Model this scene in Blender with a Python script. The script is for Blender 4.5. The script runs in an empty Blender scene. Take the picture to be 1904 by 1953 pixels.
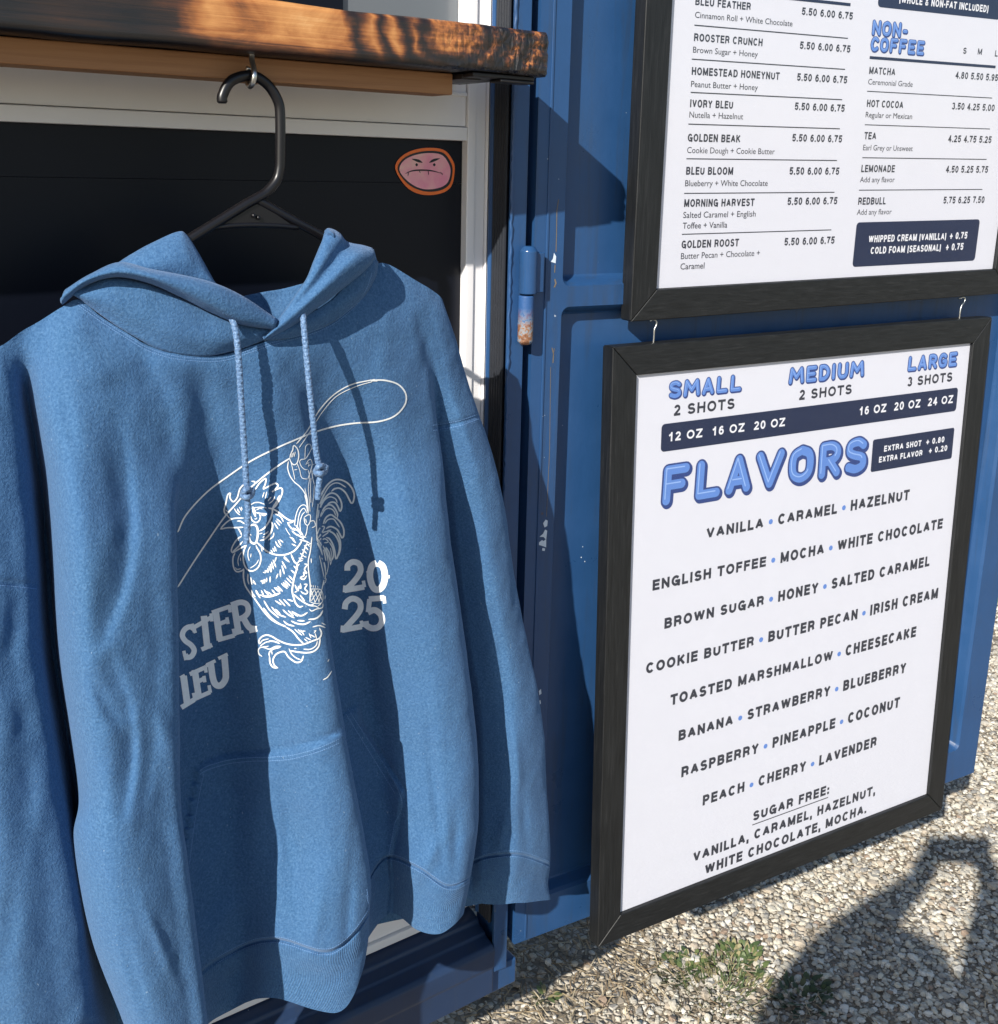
import bpy, bmesh, math, random
import numpy as np
from mathutils import Vector, Matrix, noise
from mathutils.bvhtree import BVHTree
from math import radians as RAD, sin, cos, pi

# ------------------------------------------------------------------ camera, light
SC = bpy.context.scene
H = 1.5                                   # lens height above the gravel
CR = np.array([[0.8116987478078582, -0.12320536245146628, 0.5709339554364916],
               [-0.5836798927237825, -0.2071122199987616, 0.7851256658377296],
               [0.021515706753639542, -0.9705281896938324, -0.240025222367367]])
FL, CX, CY = 2100.0, 952.0, 850.0
cam = bpy.data.objects.new('camera', bpy.data.cameras.new('camera'))
SC.collection.objects.link(cam)
cam.matrix_world = Matrix([[CR[i, 0], -CR[i, 1], -CR[i, 2], (0, 0, H)[i]] for i in range(3)] + [[0, 0, 0, 1]])
cam.data.sensor_fit = 'HORIZONTAL'
cam.data.sensor_width = 36
cam.data.lens = 36 * FL / 1904
cam.data.shift_y = -(976.5 - CY) / 1904
cam.data.clip_start, cam.data.clip_end = 0.01, 500
SC.camera = cam

SUN = Vector((0.75642273, 0.4129994, -0.50720424))
w = bpy.data.worlds.new('World'); SC.world = w; w.use_nodes = True
nt = w.node_tree
sky = nt.nodes.new('ShaderNodeTexSky'); sky.sky_type = 'NISHITA'; sky.sun_disc = False
sky.sun_elevation = math.asin(0.50720424); sky.sun_rotation = math.atan2(-SUN.x, -SUN.y)
sky.dust_density = 0.6
bg = nt.nodes['Background']; bg.inputs[1].default_value = 0.095
nt.links.new(sky.outputs[0], bg.inputs[0])
sl = bpy.data.lights.new('sun', 'SUN'); sl.energy = 4.6; sl.angle = RAD(0.53); sl.color = (1, 0.95, 0.87)
so = bpy.data.objects.new('sun', sl); so.rotation_euler = (-SUN).to_track_quat('Z', 'Y').to_euler()
so.location = (-3, -2, 5); SC.collection.objects.link(so)
SC.view_settings.view_transform = 'Standard'; SC.view_settings.look = 'None'
SC.view_settings.exposure = 0.55; SC.view_settings.gamma = 1
SC.render.engine = 'CYCLES'

# ------------------------------------------------------------------ helpers
def ray(x, y):
    v = CR @ np.array([(x - CX) / FL, (y - CY) / FL, 1.0]); return v / np.linalg.norm(v)
def at(x, y, Y):
    """point of the wall-parallel plane at depth Y seen at pixel x, y"""
    r = ray(x, y); p = r * (Y / r[1]); return Vector((p[0], p[1], p[2] + H))
DO = np.array([.977, 1.118, 0]); DYAW = -0.10311608                 # the open door's face
DX = np.array([cos(DYAW), sin(DYAW), 0]); DN = np.array([-sin(DYAW), cos(DYAW), 0])
def on_door(x, y, off=0):
    r = ray(x, y); p = r * (((DO + DN * off) @ DN) / (r @ DN)); return Vector((p[0], p[1], p[2] + H))

COL = SC.collection
def link(name, me, parent=None, loc=None):
    o = bpy.data.objects.new(name, me); COL.objects.link(o)
    if parent is not None: o.parent = parent; o.matrix_parent_inverse = Matrix.Translation(-parent.location) if parent.type == 'EMPTY' and parent.parent is None else Matrix.Identity(4)
    return o
def tag(o, label=None, cat=None, group=None, kind=None):
    for k, v in (('label', label), ('category', cat), ('group', group), ('kind', kind)):
        if v: o[k] = v
    return o
def thing(name, loc, label, cat, group=None):
    o = bpy.data.objects.new(name, None); COL.objects.link(o); o.location = loc; o.empty_display_size = .05
    return tag(o, label, cat, group)
def mesh(name, vs, fs, m=None, parent=None, smooth=False, mats=None, midx=None):
    me = bpy.data.meshes.new(name); me.from_pydata([tuple(v) for v in vs], [], [tuple(f) for f in fs])
    for mm in (mats or ([m] if m else [])): me.materials.append(mm)
    if midx is not None: me.polygons.foreach_set('material_index', midx)
    if smooth: me.polygons.foreach_set('use_smooth', [True] * len(me.polygons))
    me.update()
    return link(name, me, parent)
class MB:
    def __init__(s): s.v = []; s.f = []; s.m = []
    def add(s, vs, fs, mi=0):
        n = len(s.v); s.v += [Vector(v) for v in vs]; s.f += [tuple(i + n for i in f) for f in fs]; s.m += [mi] * len(fs)
    def box(s, a, b, mi=0, fr=None):
        (x0, y0, z0), (x1, y1, z1) = a, b
        vs = [Vector(p) for p in ((x0,y0,z0),(x1,y0,z0),(x1,y1,z0),(x0,y1,z0),(x0,y0,z1),(x1,y0,z1),(x1,y1,z1),(x0,y1,z1))]
        if fr: vs = [fr @ v for v in vs]
        s.add(vs, [(0,3,2,1),(4,5,6,7),(0,1,5,4),(1,2,6,5),(2,3,7,6),(3,0,4,7)], mi)
    def tube(s, pts, r, n=10, mi=0, cap=True):
        pts = [Vector(p) for p in pts]; k = len(pts); rs = r if isinstance(r, (list, tuple)) else [r] * k
        up = None; vs = []
        for i, p in enumerate(pts):
            t = (pts[min(i+1, k-1)] - pts[max(i-1, 0)]).normalized()
            if up is None: up = t.orthogonal().normalized()
            up = (up - t * up.dot(t)).normalized(); b = t.cross(up)
            vs += [p + (up * cos(2*pi*j/n) + b * sin(2*pi*j/n)) * rs[i] for j in range(n)]
        fs = [(i*n+j, i*n+(j+1)%n, (i+1)*n+(j+1)%n, (i+1)*n+j) for i in range(k-1) for j in range(n)]
        if cap: fs += [tuple(range(n-1, -1, -1)), tuple((k-1)*n + j for j in range(n))]
        s.add(vs, fs, mi)
    def build(s, name, m, parent=None, smooth=False, bevel=0, seg=2):
        ms = m if isinstance(m, list) else [m]
        o = mesh(name, s.v, s.f, None, parent, smooth, ms, s.m)
        if bevel:
            bm = bmesh.new(); bm.from_mesh(o.data); bmesh.ops.recalc_face_normals(bm, faces=bm.faces)
            bmesh.ops.bevel(bm, geom=[e for e in bm.edges if len(e.link_faces) == 2 and e.calc_face_angle(0) > .45], offset=bevel, segments=seg, affect='EDGES', profile=.5, clamp_overlap=True, material=-1)
            bm.to_mesh(o.data); bm.free(); o.data.polygons.foreach_set('use_smooth', [True]*len(o.data.polygons))
            md = o.modifiers.new('wn', 'WEIGHTED_NORMAL'); md.keep_sharp = False
        return o
def spline(P, n):
    """Catmull-Rom through control points P (k, ...) with n steps per interval"""
    P = np.asarray(P, float); k = len(P); out = []
    E = np.concatenate([(2*P[:1] - P[1:2]), P, (2*P[-1:] - P[-2:-1])])
    t = np.arange(n) / n; t = t.reshape((-1,) + (1,) * (P.ndim - 1))
    for i in range(k - 1):
        a, b, c, d = E[i], E[i+1], E[i+2], E[i+3]
        out.append(.5 * (2*b + (c-a)*t + (2*a-5*b+4*c-d)*t*t + (3*b-a-3*c+d)*t**3))
    out.append(P[-1:]); return np.concatenate(out)

# ------------------------------------------------------------------ materials
class NT:
    def __init__(s, name):
        s.m = bpy.data.materials.new(name); s.m.use_nodes = True; s.t = s.m.node_tree; s.b = s.t.nodes['Principled BSDF']
        s.tc = None
    def n(s, typ, **kw):
        nd = s.t.nodes.new('ShaderNode' + typ)
        for k, v in kw.items():
            if k.startswith('i_'):
                key = k[2:]; key = int(key) if key.isdigit() else key.replace('_', ' ')
                nd.inputs[key].default_value = v
            else: setattr(nd, k, v)
        return nd
    def l(s, a, b): s.t.links.new(a, b)
    def coord(s, kind='Object', scale=(1, 1, 1), rot=(0, 0, 0)):
        if s.tc is None: s.tc = s.n('TexCoord')
        mp = s.n('Mapping'); mp.inputs['Scale'].default_value = scale; mp.inputs['Rotation'].default_value = rot
        s.l(s.tc.outputs[kind], mp.inputs[0]); return mp.outputs[0]
    def noise(s, co, scale, detail=4, rough=.55, dist=0):
        nd = s.n('TexNoise'); nd.inputs['Scale'].default_value = scale; nd.inputs['Detail'].default_value = detail
        nd.inputs['Roughness'].default_value = rough; nd.inputs['Distortion'].default_value = dist; s.l(co, nd.inputs['Vector']); return nd.outputs['Fac']
    def ramp(s, fac, stops):
        nd = s.n('ValToRGB'); e = nd.color_ramp.elements
        while len(e) < len(stops): e.new(.5)
        for i, (p, c) in enumerate(stops):
            e[i].position = p; e[i].color = (c, c, c, 1) if isinstance(c, (int, float)) else (*c, 1)
        s.l(fac, nd.inputs[0]); return nd.outputs[0]
    def mix(s, fac, a, b, typ='MIX'):
        nd = s.n('Mix', data_type='RGBA', blend_type=typ)
        for i, v in ((0, fac), (6, a), (7, b)):
            if isinstance(v, (int, float)): nd.inputs[i].default_value = v
            elif isinstance(v, tuple): nd.inputs[i].default_value = (*v, 1)
            else: s.l(v, nd.inputs[i])
        return nd.outputs[2]
    def bump(s, h, strength=.3, dist=.002, prev=None):
        nd = s.n('Bump'); nd.inputs['Strength'].default_value = strength; nd.inputs['Distance'].default_value = dist
        s.l(h, nd.inputs['Height'])
        if prev: s.l(prev, nd.inputs['Normal'])
        return nd.outputs[0]
    def base(s, c):
        if isinstance(c, tuple): s.b.inputs['Base Color'].default_value = (*c, 1)
        else: s.l(c, s.b.inputs['Base Color'])
        return s
    def set(s, **kw):
        for k, v in kw.items():
            i = s.b.inputs[k.replace('_', ' ')]
            if hasattr(v, 'node'): s.l(v, i)
            elif isinstance(v, tuple) and len(v) == 3 and i.type == 'RGBA': i.default_value = (*v, 1)
            else: i.default_value = v
        return s
def simple(name, c, rough=.5, var=.12, scale=40, bump=0, bscale=200, **kw):
    t = NT(name); co = t.coord(); f = t.noise(co, scale, 5)
    t.base(t.mix(f, tuple(x*(1-var) for x in c), tuple(min(1, x*(1+var)) for x in c))).set(Roughness=rough, **kw)
    if bump: t.set(Normal=t.bump(t.noise(co, bscale, 3), bump, .001))
    return t.m
def fabric(name, rib=False):
    t = NT(name); co = t.coord()
    f1 = t.noise(co, 420, 3, .6, .4); f2 = t.noise(co, 1500, 2, .6); f3 = t.noise(co, 22, 3)
    c = t.ramp(f1, [(.32, (.034, .097, .208)), (.5, (.051, .131, .262)), (.70, (.080, .178, .330))])
    c = t.mix(t.ramp(f2, [(.58, 0.), (.78, .32)]), c, (.15, .27, .45))
    c = t.mix(t.ramp(f3, [(.3, 0.), (.75, .30)]), c, (.052, .128, .285))
    lint = t.ramp(t.noise(t.coord(scale=(1, 1, .55)), 330, 1, .5), [(.785, 0.), (.80, .5)]); c = t.mix(lint, c, (.30, .40, .52))
    t.base(c).set(Roughness=.95, Sheen_Weight=.25, Sheen_Roughness=.5, Sheen_Tint=(.55, .7, 1.), Specular_IOR_Level=.15)
    b = t.bump(f1, .6, .0016); b = t.bump(t.noise(co, 170, 3, .6), .22, .0014, b); b = t.bump(f2, .35, .0007, b)
    if rib:
        uv = t.coord('UV'); sx = t.n('SeparateXYZ'); t.l(uv, sx.inputs[0])
        mu = t.n('Math', operation='MULTIPLY'); mu.inputs[1].default_value = 2*pi/.0028; t.l(sx.outputs[0], mu.inputs[0])
        sn = t.n('Math', operation='SINE'); t.l(mu.outputs[0], sn.inputs[0])
        b = t.bump(sn.outputs[0], .35, .0008, b)
    t.set(Normal=b); return t.m
def paint(name, c, rough=.32, dark=.75):
    t = NT(name); co = t.coord(); f = t.noise(co, 9, 6, .6); g = t.noise(t.coord(scale=(1, 1, .12)), 60, 4)
    col = t.mix(f, tuple(x*dark for x in c), tuple(x*1.12 for x in c)); col = t.mix(t.ramp(g, [(.45, 0.), (.8, .25)]), col, tuple(x*.7 for x in c))
    sp = t.ramp(t.noise(co, 130, 2, .5), [(.785, 0.), (.795, 1.)]); col = t.mix(sp, col, (.40, .46, .55))
    dr = t.noise(t.coord(scale=(9, 9, .7)), 5, 6, .7, .3); col = t.mix(t.ramp(dr, [(.52, 0.), (.72, .45)]), col, (.035, .045, .06))
    ru = t.ramp(t.noise(co, 36, 6, .7), [(.70, 0.), (.74, .8)]); col = t.mix(ru, col, (.11, .055, .03))
    b = t.bump(t.noise(co, 130, 4), .12, .0012); b = t.bump(t.noise(co, 14, 3), .12, .006, b)
    t.base(col).set(Roughness=t.ramp(f, [(.3, rough*.8), (.7, rough*1.5)]), Normal=b, Specular_IOR_Level=.5); return t.m
def wood(name, cs, along=(3, 60, 60), scale=1.0, rough=.6):
    t = NT(name); co = t.coord(scale=along); f = t.noise(co, scale, 8, .65, .6)
    t.base(t.ramp(f, cs)).set(Roughness=rough, Normal=t.bump(f, .25, .0015)); return t.m
M = {}
M['fabric'] = fabric('blue_fleece'); M['rib'] = fabric('blue_rib', True)
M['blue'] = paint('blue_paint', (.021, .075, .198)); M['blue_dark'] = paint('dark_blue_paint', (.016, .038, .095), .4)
M['rubber'] = simple('rubber', (.012, .015, .022), .55, .3, 60, .3, 120)
M['white'] = simple('white_vinyl', (.88, .86, .86), .42, .05, 12, .05, 90)
M['blackpanel'] = simple('black_panel', (.003, .0045, .010), .4, .25, 6, .06, 160, Specular_IOR_Level=.25)
M['grey'] = simple('grey_glass', (.14, .155, .17), .2, .1, 5)
M['hanger'] = simple('black_plastic', (.006, .0055, .007), .34, .2, 30, .03, 80)
M['metal'] = simple('zinc', (.62, .62, .60), .28, .1, 60, .08, 300, Metallic=1.0)
M['steel_black'] = simple('black_steel', (.015, .014, .016), .45, .2, 40)
M['white_ink'] = simple('white_ink', (.74, .76, .76), .6, .06, 300, .25, 420)
M['slabink'] = simple('worn_white_ink', (.86, .90, .95), .65, .10, 200, .25, 420)
M['stitch'] = simple('blue_thread', (.13, .25, .46), .8, .2, 300)
M['paper'] = simple('poster_paper', (.69, .69, .755), .5, .02, 30)
M['navy'] = simple('navy_ink', (.010, .020, .062), .5, .08, 30)
M['darktext'] = simple('dark_ink', (.030, .034, .050), .5, .08, 60)
M['bubble'] = simple('light_blue_ink', (.115, .245, .62), .5, .06, 30)
M['bubble_edge'] = simple('mid_blue_ink', (.025, .055, .21), .5, .06, 30)
M['bubble_hi'] = simple('pale_blue_ink', (.30, .46, .80), .5, .04, 30)
M['frame'] = wood('black_woodgrain', [(.3, (.003, .0035, .004)), (.55, (.009, .010, .011)), (.75, (.022, .0225, .024))], (14, 260, 260), 1, .5)
M['frame_v'] = wood('black_woodgrain_upright', [(.3, (.003, .0035, .004)), (.55, (.009, .010, .011)), (.75, (.022, .0225, .024))], (260, 260, 14), 1, .5)
M['pine'] = wood('pine', [(.25, (.24, .105, .042)), (.5, (.36, .175, .075)), (.8, (.43, .23, .11))], (4, 120, 120), 1, .6)
def charred():
    t = NT('charred_wood'); co = t.coord()
    # scorch marks: growth-ring arcs near the right end, a broad honey patch, then dark char
    tc = t.coord(); sp_ = t.n('SeparateXYZ'); t.l(tc, sp_.inputs[0])
    def mth(op, a_, b_=None):
        n_ = t.n('Math', operation=op)
        for i, v in ((0, a_), (1, b_)):
            if v is None: continue
            if hasattr(v, 'node'): t.l(v, n_.inputs[i])
            else: n_.inputs[i].default_value = v
        return n_.outputs[0]
    xc, zc = .662, .147 + H
    nw = mth('MULTIPLY', mth('SUBTRACT', t.noise(t.coord(scale=(1, 1, 1.3)), 22, 3, .6), .5), .038)
    dx = mth('SUBTRACT', sp_.outputs[0], xc); dz = mth('MULTIPLY', mth('SUBTRACT', sp_.outputs[2], zc), 1.15)
    r_ = mth('ADD', mth('SQRT', mth('ADD', mth('MULTIPLY', dx, dx), mth('MULTIPLY', dz, dz))), nw)
    rr = t.ramp(mth('DIVIDE', r_, .50), [(0, .80), (.055, .78), (.085, .22), (.105, .62), (.128, .15), (.155, .74), (.180, .20), (.205, .78), (.235, .24), (.262, .80), (.34, .86), (.46, .66), (.53, .82), (.585, .34), (.66, .16), (.78, .30), (.88, .12), (1., .34)])
    ck = t.n('MapRange'); ck.inputs['From Min'].default_value = .60; ck.inputs['From Max'].default_value = .74; t.l(sp_.outputs[0], ck.inputs[0])
    gr = t.noise(t.coord(scale=(4, 110, 190)), 1, 7, .75, .6)
    blot = t.noise(t.coord(scale=(1, 1, 2.0)), 16, 5, .65, .6)
    low = t.n('MapRange'); low.inputs['From Min'].default_value = .1042 + H; low.inputs['From Max'].default_value = .1175 + H; t.l(mth('ADD', sp_.outputs[2], mth('MULTIPLY', nw, .25)), low.inputs[0])
    f = mth('MULTIPLY', rr, mth('ADD', mth('MULTIPLY', blot, .95), .50)); f = mth('MULTIPLY', f, mth('ADD', mth('MULTIPLY', low.outputs[0], .62), .38))
    f = mth('ADD', f, mth('MULTIPLY', mth('SUBTRACT', gr, .5), .75))
    f = mth('MULTIPLY', f, mth('SUBTRACT', 1.0, mth('MULTIPLY', mth('MULTIPLY', ck.outputs[0], t.ramp(t.noise(tc, 160, 3, .6), [(.42, 1.), (.60, .15)])), .55)))
    c = t.ramp(f, [(.12, (.009, .008, .009)), (.30, (.030, .016, .011)), (.45, (.115, .040, .016)), (.64, (.36, .130, .036)), (.86, (.58, .265, .085)), (1., (.70, .38, .15))])
    cr = t.n('TexVoronoi', feature='DISTANCE_TO_EDGE'); cr.inputs['Scale'].default_value = 130; t.l(t.coord(scale=(1, 1, .45)), cr.inputs['Vector'])
    b = t.bump(mth('MULTIPLY', cr.outputs['Distance'], ck.outputs[0]), .95, .005); b = t.bump(gr, .35, .0015, b)
    t.base(c).set(Roughness=t.ramp(gr, [(.3, .3), (.7, .55)]), Normal=b, Coat_Weight=.35, Coat_Roughness=.22); return t.m
M['char'] = charred()
def glass():
    t = NT('clear_glazing'); t.t.nodes.remove(t.b); out = t.t.nodes['Material Output']
    tr = t.n('BsdfTransparent'); tr.inputs[0].default_value = (.97, .975, .98, 1); gl = t.n('BsdfGlossy'); gl.inputs['Roughness'].default_value = .02
    lw = t.n('LayerWeight'); lw.inputs[0].default_value = .5; mx = t.n('MixShader')
    pw = t.n('Math', operation='POWER'); pw.inputs[1].default_value = 5; t.l(lw.outputs['Facing'], pw.inputs[0])
    sc = t.n('Math', operation='MULTIPLY_ADD'); sc.inputs[1].default_value = .92; sc.inputs[2].default_value = .048; t.l(pw.outputs[0], sc.inputs[0])
    t.l(sc.outputs[0], mx.inputs[0]); t.l(tr.outputs[0], mx.inputs[1]); t.l(gl.outputs[0], mx.inputs[2]); t.l(mx.outputs[0], out.inputs[0]); return t.m
M['glass'] = glass()

# ------------------------------------------------------------------ ground
m = MB(); m.add([(-60, -60, 0), (60, -60, 0), (60, 60, 0), (-60, 60, 0)], [(0, 1, 2, 3)])
def gravel_mat():
    t = NT('gravel_bed'); co = t.coord()
    v = t.n('TexVoronoi'); v.inputs['Scale'].default_value = 75; v.inputs['Randomness'].default_value = 1; t.l(co, v.inputs['Vector'])
    de = t.n('TexVoronoi', feature='DISTANCE_TO_EDGE'); de.inputs['Scale'].default_value = 75; t.l(co, de.inputs['Vector'])
    sx = t.n('SeparateColor'); t.l(v.outputs['Color'], sx.inputs[0])
    c = t.ramp(sx.outputs[0], [(.1, (.20, .17, .13)), (.4, (.36, .31, .24)), (.7, (.47, .42, .34)), (.95, (.60, .56, .49))])
    c = t.mix(t.ramp(de.outputs['Distance'], [(.02, 1.), (.10, 0.)]), c, (.20, .17, .125))
    dirt = t.ramp(t.noise(co, 2.2, 5, .6), [(.45, 0.), (.62, .75)]); c = t.mix(dirt, c, (.24, .19, .13))
    t.base(c).set(Roughness=.9, Normal=t.bump(de.outputs['Distance'], .9, .012)); return t.m
g_ = m.build('ground', gravel_mat()); tag(g_, 'pale gravel yard with dry soil under the open container door', None, None, 'structure')
def proj(p):
    c = CR.T @ (np.array(p) - np.array([0, 0, H])); return (CX + FL*c[0]/c[2], CY + FL*c[1]/c[2]) if c[2] > .05 else (-9e9, 0)
_u = [(sin(pi*i/4)*cos(2*pi*j/7 + i*.4), sin(pi*i/4)*sin(2*pi*j/7 + i*.4), cos(pi*i/4)) for i in (1, 2, 3) for j in range(7)]
SPH = np.array([(0, 0, 1)] + _u + [(0, 0, -1)])
SF = [(0, 1+j, 1+(j+1) % 7) for j in range(7)] + [(1+7*i+j, 8+7*i+j, 8+7*i+(j+1) % 7, 1+7*i+(j+1) % 7) for i in (0, 1) for j in range(7)] + [(15+j, 22, 15+(j+1) % 7) for j in range(7)]
def dirtness(x, y): return noise.fractal(Vector((x*2.2+3, y*2.2, 1)), .8, 2, 3) + .55*math.exp(-(((x-1.18)/.42)**2 + ((y-1.26)/.20)**2))
def pebbles():
    R_ = np.random.default_rng(7); vs, fs, mi = [], [], []
    y = .35
    while y < 3.2:
        x = .35; step = .0092 if y < 1.75 else .017
        while x < 4.9:
            px, py = x + R_.uniform(-.008, .008), y + R_.uniform(-.008, .008); X_, Y2 = proj((px, py, 0))
            if 880 < X_ < 2060 and 1040 < Y2 < 2120 and not (X_ < 1800 and Y2 < 1420):
                dn = dirtness(px, py)
                if R_.random() < 1.0 - np.clip((dn-.15)*1.5, 0, .82):
                    r = (.0026 + .0052*R_.random()**2 + (.004 if R_.random() < .05 else 0)) * (1 if step < .015 else 1.6)
                    s = r*np.array([R_.uniform(.85, 1.4), R_.uniform(.75, 1.1), R_.uniform(.42, .75)]); a = R_.uniform(0, 6.28)
                    P = SPH * (1 + R_.uniform(-.27, .20, (23, 1))) * s
                    tl = R_.uniform(-.5, .5); P = np.stack([P[:, 0], P[:, 1]*cos(tl)-P[:, 2]*sin(tl), P[:, 1]*sin(tl)+P[:, 2]*cos(tl)], 1)
                    P = np.stack([P[:, 0]*cos(a)-P[:, 1]*sin(a), P[:, 0]*sin(a)+P[:, 1]*cos(a), P[:, 2] + r*R_.uniform(.15, .75)], 1) + (px, py, 0)
                    n = len(vs); vs += P.tolist(); fs += [tuple(i+n for i in f) for f in SF]; mi += [int(R_.choice(6, p=[.34, .23, .16, .14, .105, .025]))]*len(SF)
            x += step
        y += step
    cols = [(.55, .51, .42), (.42, .39, .33), (.64, .61, .54), (.43, .37, .29), (.27, .26, .24), (.31, .23, .17)]
    ms = [simple('pebble', c, .85, .22, 70, .3, 260) for c in cols]
    o = mesh('gravel', vs, fs, None, None, False, ms, mi)
    return tag(o, 'loose cream and grey pebbles spread over the yard', 'gravel', None, 'stuff')
pebbles()
def straw():
    R_ = np.random.default_rng(11); mb = MB()
    for _ in range(9000):
        x, y = R_.uniform(.55, 2.2), R_.uniform(.75, 1.8); X_, Y2 = proj((x, y, 0))
        if not (880 < X_ < 2000 and 1600 < Y2 < 2100) or dirtness(x, y) < R_.uniform(.0, .5): continue
        L_ = R_.uniform(.008, .042); a = R_.uniform(0, 6.28); w_ = R_.uniform(.0004, .0011); z0 = R_.uniform(.004, .014); z1_ = z0 + R_.uniform(-.003, .010); bend = R_.uniform(-.12, .12)
        pts = [(x + cos(a+bend*t)*L_*t, y + sin(a+bend*t)*L_*t, z0 + (z1_-z0)*t) for t in (0, .5, 1)]; nx, ny = -sin(a)*w_, cos(a)*w_
        mb.add([(p[0]+nx, p[1]+ny, p[2]) for p in pts] + [(p[0]-nx, p[1]-ny, p[2]+.0006) for p in pts], [(0, 1, 4, 3), (1, 2, 5, 4)], int(R_.integers(0, 3)))
    o = mb.build('dry_straw', [simple('straw', c, .8, .25, 90) for c in ((.36, .28, .17), (.20, .14, .08), (.48, .40, .27))])
    return tag(o, 'dry grass stalks and bark litter strewn over the soil beside the container', 'straw', None, 'stuff')
straw()
def weed(px, py, n, rad, hgt, label, seed, broad=False, cols=((.10, .135, .045), (.06, .095, .032), (.25, .22, .11))):
    R_ = np.random.default_rng(seed); r = ray(px, py); g = r*(-H/r[2]); c = Vector((g[0], g[1], 0))
    t = thing('weed', c, label, 'weed', 'weeds in the gravel'); mb = MB()
    for _ in range(n):
        a = R_.uniform(0, 6.28); d = rad*R_.random()**.6; b = c + Vector((cos(a)*d, sin(a)*d*.8, .004)); L_ = hgt*R_.uniform(.5, 1.2); oa = a + R_.uniform(-.7, .7); lean = R_.uniform(.3, 1.1)
        w_ = (.0045 if broad else .0015)*R_.uniform(.7, 1.3); dx, dy = cos(oa), sin(oa); pts = []
        for k in range(5):
            s = k/4; pts.append((b + Vector((dx*L_*lean*s, dy*L_*lean*s, L_*(s - .45*lean*s*s)*(.6 if broad else 1))), w_*(sin(pi*(.12+.88*s)) if broad else (1-s*.9))))
        n0 = Vector((-dy, dx, .15)); V_ = [p + n0*w2 for p, w2 in pts] + [p - n0*w2 for p, w2 in pts]
        mb.add(V_, [(k, k+1, 6+k, 5+k) for k in range(4)], int(R_.integers(0, 3)))
    mb.build('leaves', [simple('weed_leaf', c_, .6, .25, 150) for c_ in cols], t)
    return t
weed(1375, 1895, 420, .105, .019, 'largest green grass tuft growing through the gravel under the menu boards', 1)
weed(1300, 1850, 130, .055, .018, 'low leafy clover patch at the upper left edge of the grass tuft', 2, True)
weed(1405, 1838, 150, .06, .022, 'small leafy weed behind the grass tuft, toward the lower menu frame', 3, True)
weed(1042, 1905, 26, .016, .022, 'tiny green sprout in the litter near the container corner', 4, True)
weed(1530, 1905, 90, .06, .022, 'low dull weed lying in the shadow on the gravel', 5, True, ((.05, .075, .03), (.04, .06, .025), (.08, .09, .04)))
weed(1916, 1142, 160, .10, .10, 'bright lime green grass clump beyond the far edge of the open door', 6, False, ((.28, .50, .05), (.35, .58, .08), (.22, .42, .04)))

# ------------------------------------------------------------------ shipping container
WY = 1.15
WW = 1.185; KW = WW/WY                       # the window sits back inside the door opening
box_ = thing('shipping_container', (0.5, WY, 0.29), 'blue painted steel shipping container turned into a serving stand', 'shipping container')
def wx(x, y=300, Y=WY): return at(x, y, Y).x
JL, JR = 0.7765, 0.8115                              # white upright beside the opening
zb = -1.188 + H
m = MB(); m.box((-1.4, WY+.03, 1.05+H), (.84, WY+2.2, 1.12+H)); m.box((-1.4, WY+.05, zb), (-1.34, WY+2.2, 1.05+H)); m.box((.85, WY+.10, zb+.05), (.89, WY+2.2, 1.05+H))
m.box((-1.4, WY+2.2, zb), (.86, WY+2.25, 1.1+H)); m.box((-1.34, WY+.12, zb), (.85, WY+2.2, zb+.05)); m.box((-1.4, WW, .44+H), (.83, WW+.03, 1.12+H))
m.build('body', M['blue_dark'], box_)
# door post: front face, groove, hinge strip
def prism(mb, pts, z0, z1, mi=0):
    n = len(pts); mb.add([(x, y, z0) for x, y in pts] + [(x, y, z1) for x, y in pts], [(i, (i+1) % n, n+(i+1) % n, n+i) for i in range(n)] + [tuple(range(n-1, -1, -1)), tuple(range(n, 2*n))])
pdo = lambda px, off=0: (on_door(px, 100, off).x, on_door(px, 100, off).y)
a0, a1, b0, b1 = pdo(979), pdo(1010), pdo(1030), pdo(1050)
m = MB()
prism(m, [(a0[0], a0[1]-.004), (a1[0], a1[1]-.004), (a1[0]+.002, a1[1]+.02), (b0[0]-.001, b0[1]+.022), (b0[0], b0[1]+.06), (a0[0]+.012, a0[1]+.06), (a0[0]+.012, a0[1]+.004), (a0[0], a0[1]+.002)], -1.155+H, 1.05+H)
m.build('door_post', M['blue'], box_, bevel=.0015)
m = MB()                                            # inner return of the opening, with its rubber strips
gx0, gy0, gx1, gy1 = JR*KW + .0005, WW + .004, a0[0] - .0005, a0[1] + .001
prism(m, [(gx0, gy0), (gx1, gy1+.004), (gx1+.004, gy1+.05), (gx0+.004, gy0+.06)], -1.075+H, 1.05+H)
for i, px_ in enumerate((939, 943, 949, 955, 960, 965, 970, 975)):
    y_ = gy0 + (gy1+.004-gy0)*(px_-935)/44; x_ = at(px_, 100, y_).x
    x_ -= .0035; m.tube([(x_, y_, -1.075+H), (x_, y_, 1.05+H)], .0034 if i != 2 else .0052, 8, 1 if i == 2 else 0)
m.build('rubber_gasket', [M['rubber'], M['blue']], box_)
m = MB()                                            # bottom rail: sloped ledge, front face, lip
for x0, x1 in ((-1.4, a0[0]-.001),):
    prof = [(WW+.05, -1.070), (WW-.004, -1.081), (1.168, -1.086), (1.166, -1.092), (1.150, -1.097), (1.148, -1.101), (1.130, -1.1055), (1.124, -1.113), (1.1245, -1.140), (1.127, -1.144), (1.127, -1.188), (WW+.05, -1.188)]
    n = len(prof); m.add([(x0, y, z+H) for y, z in prof] + [(x1, y, z+H) for y, z in prof], [(i, (i+1) % n, n+(i+1) % n, n+i) for i in range(n)] + [tuple(range(n)), tuple(range(2*n-1, n-1, -1))])
m.build('bottom_rail', M['blue_dark'], box_, bevel=.003)
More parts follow.
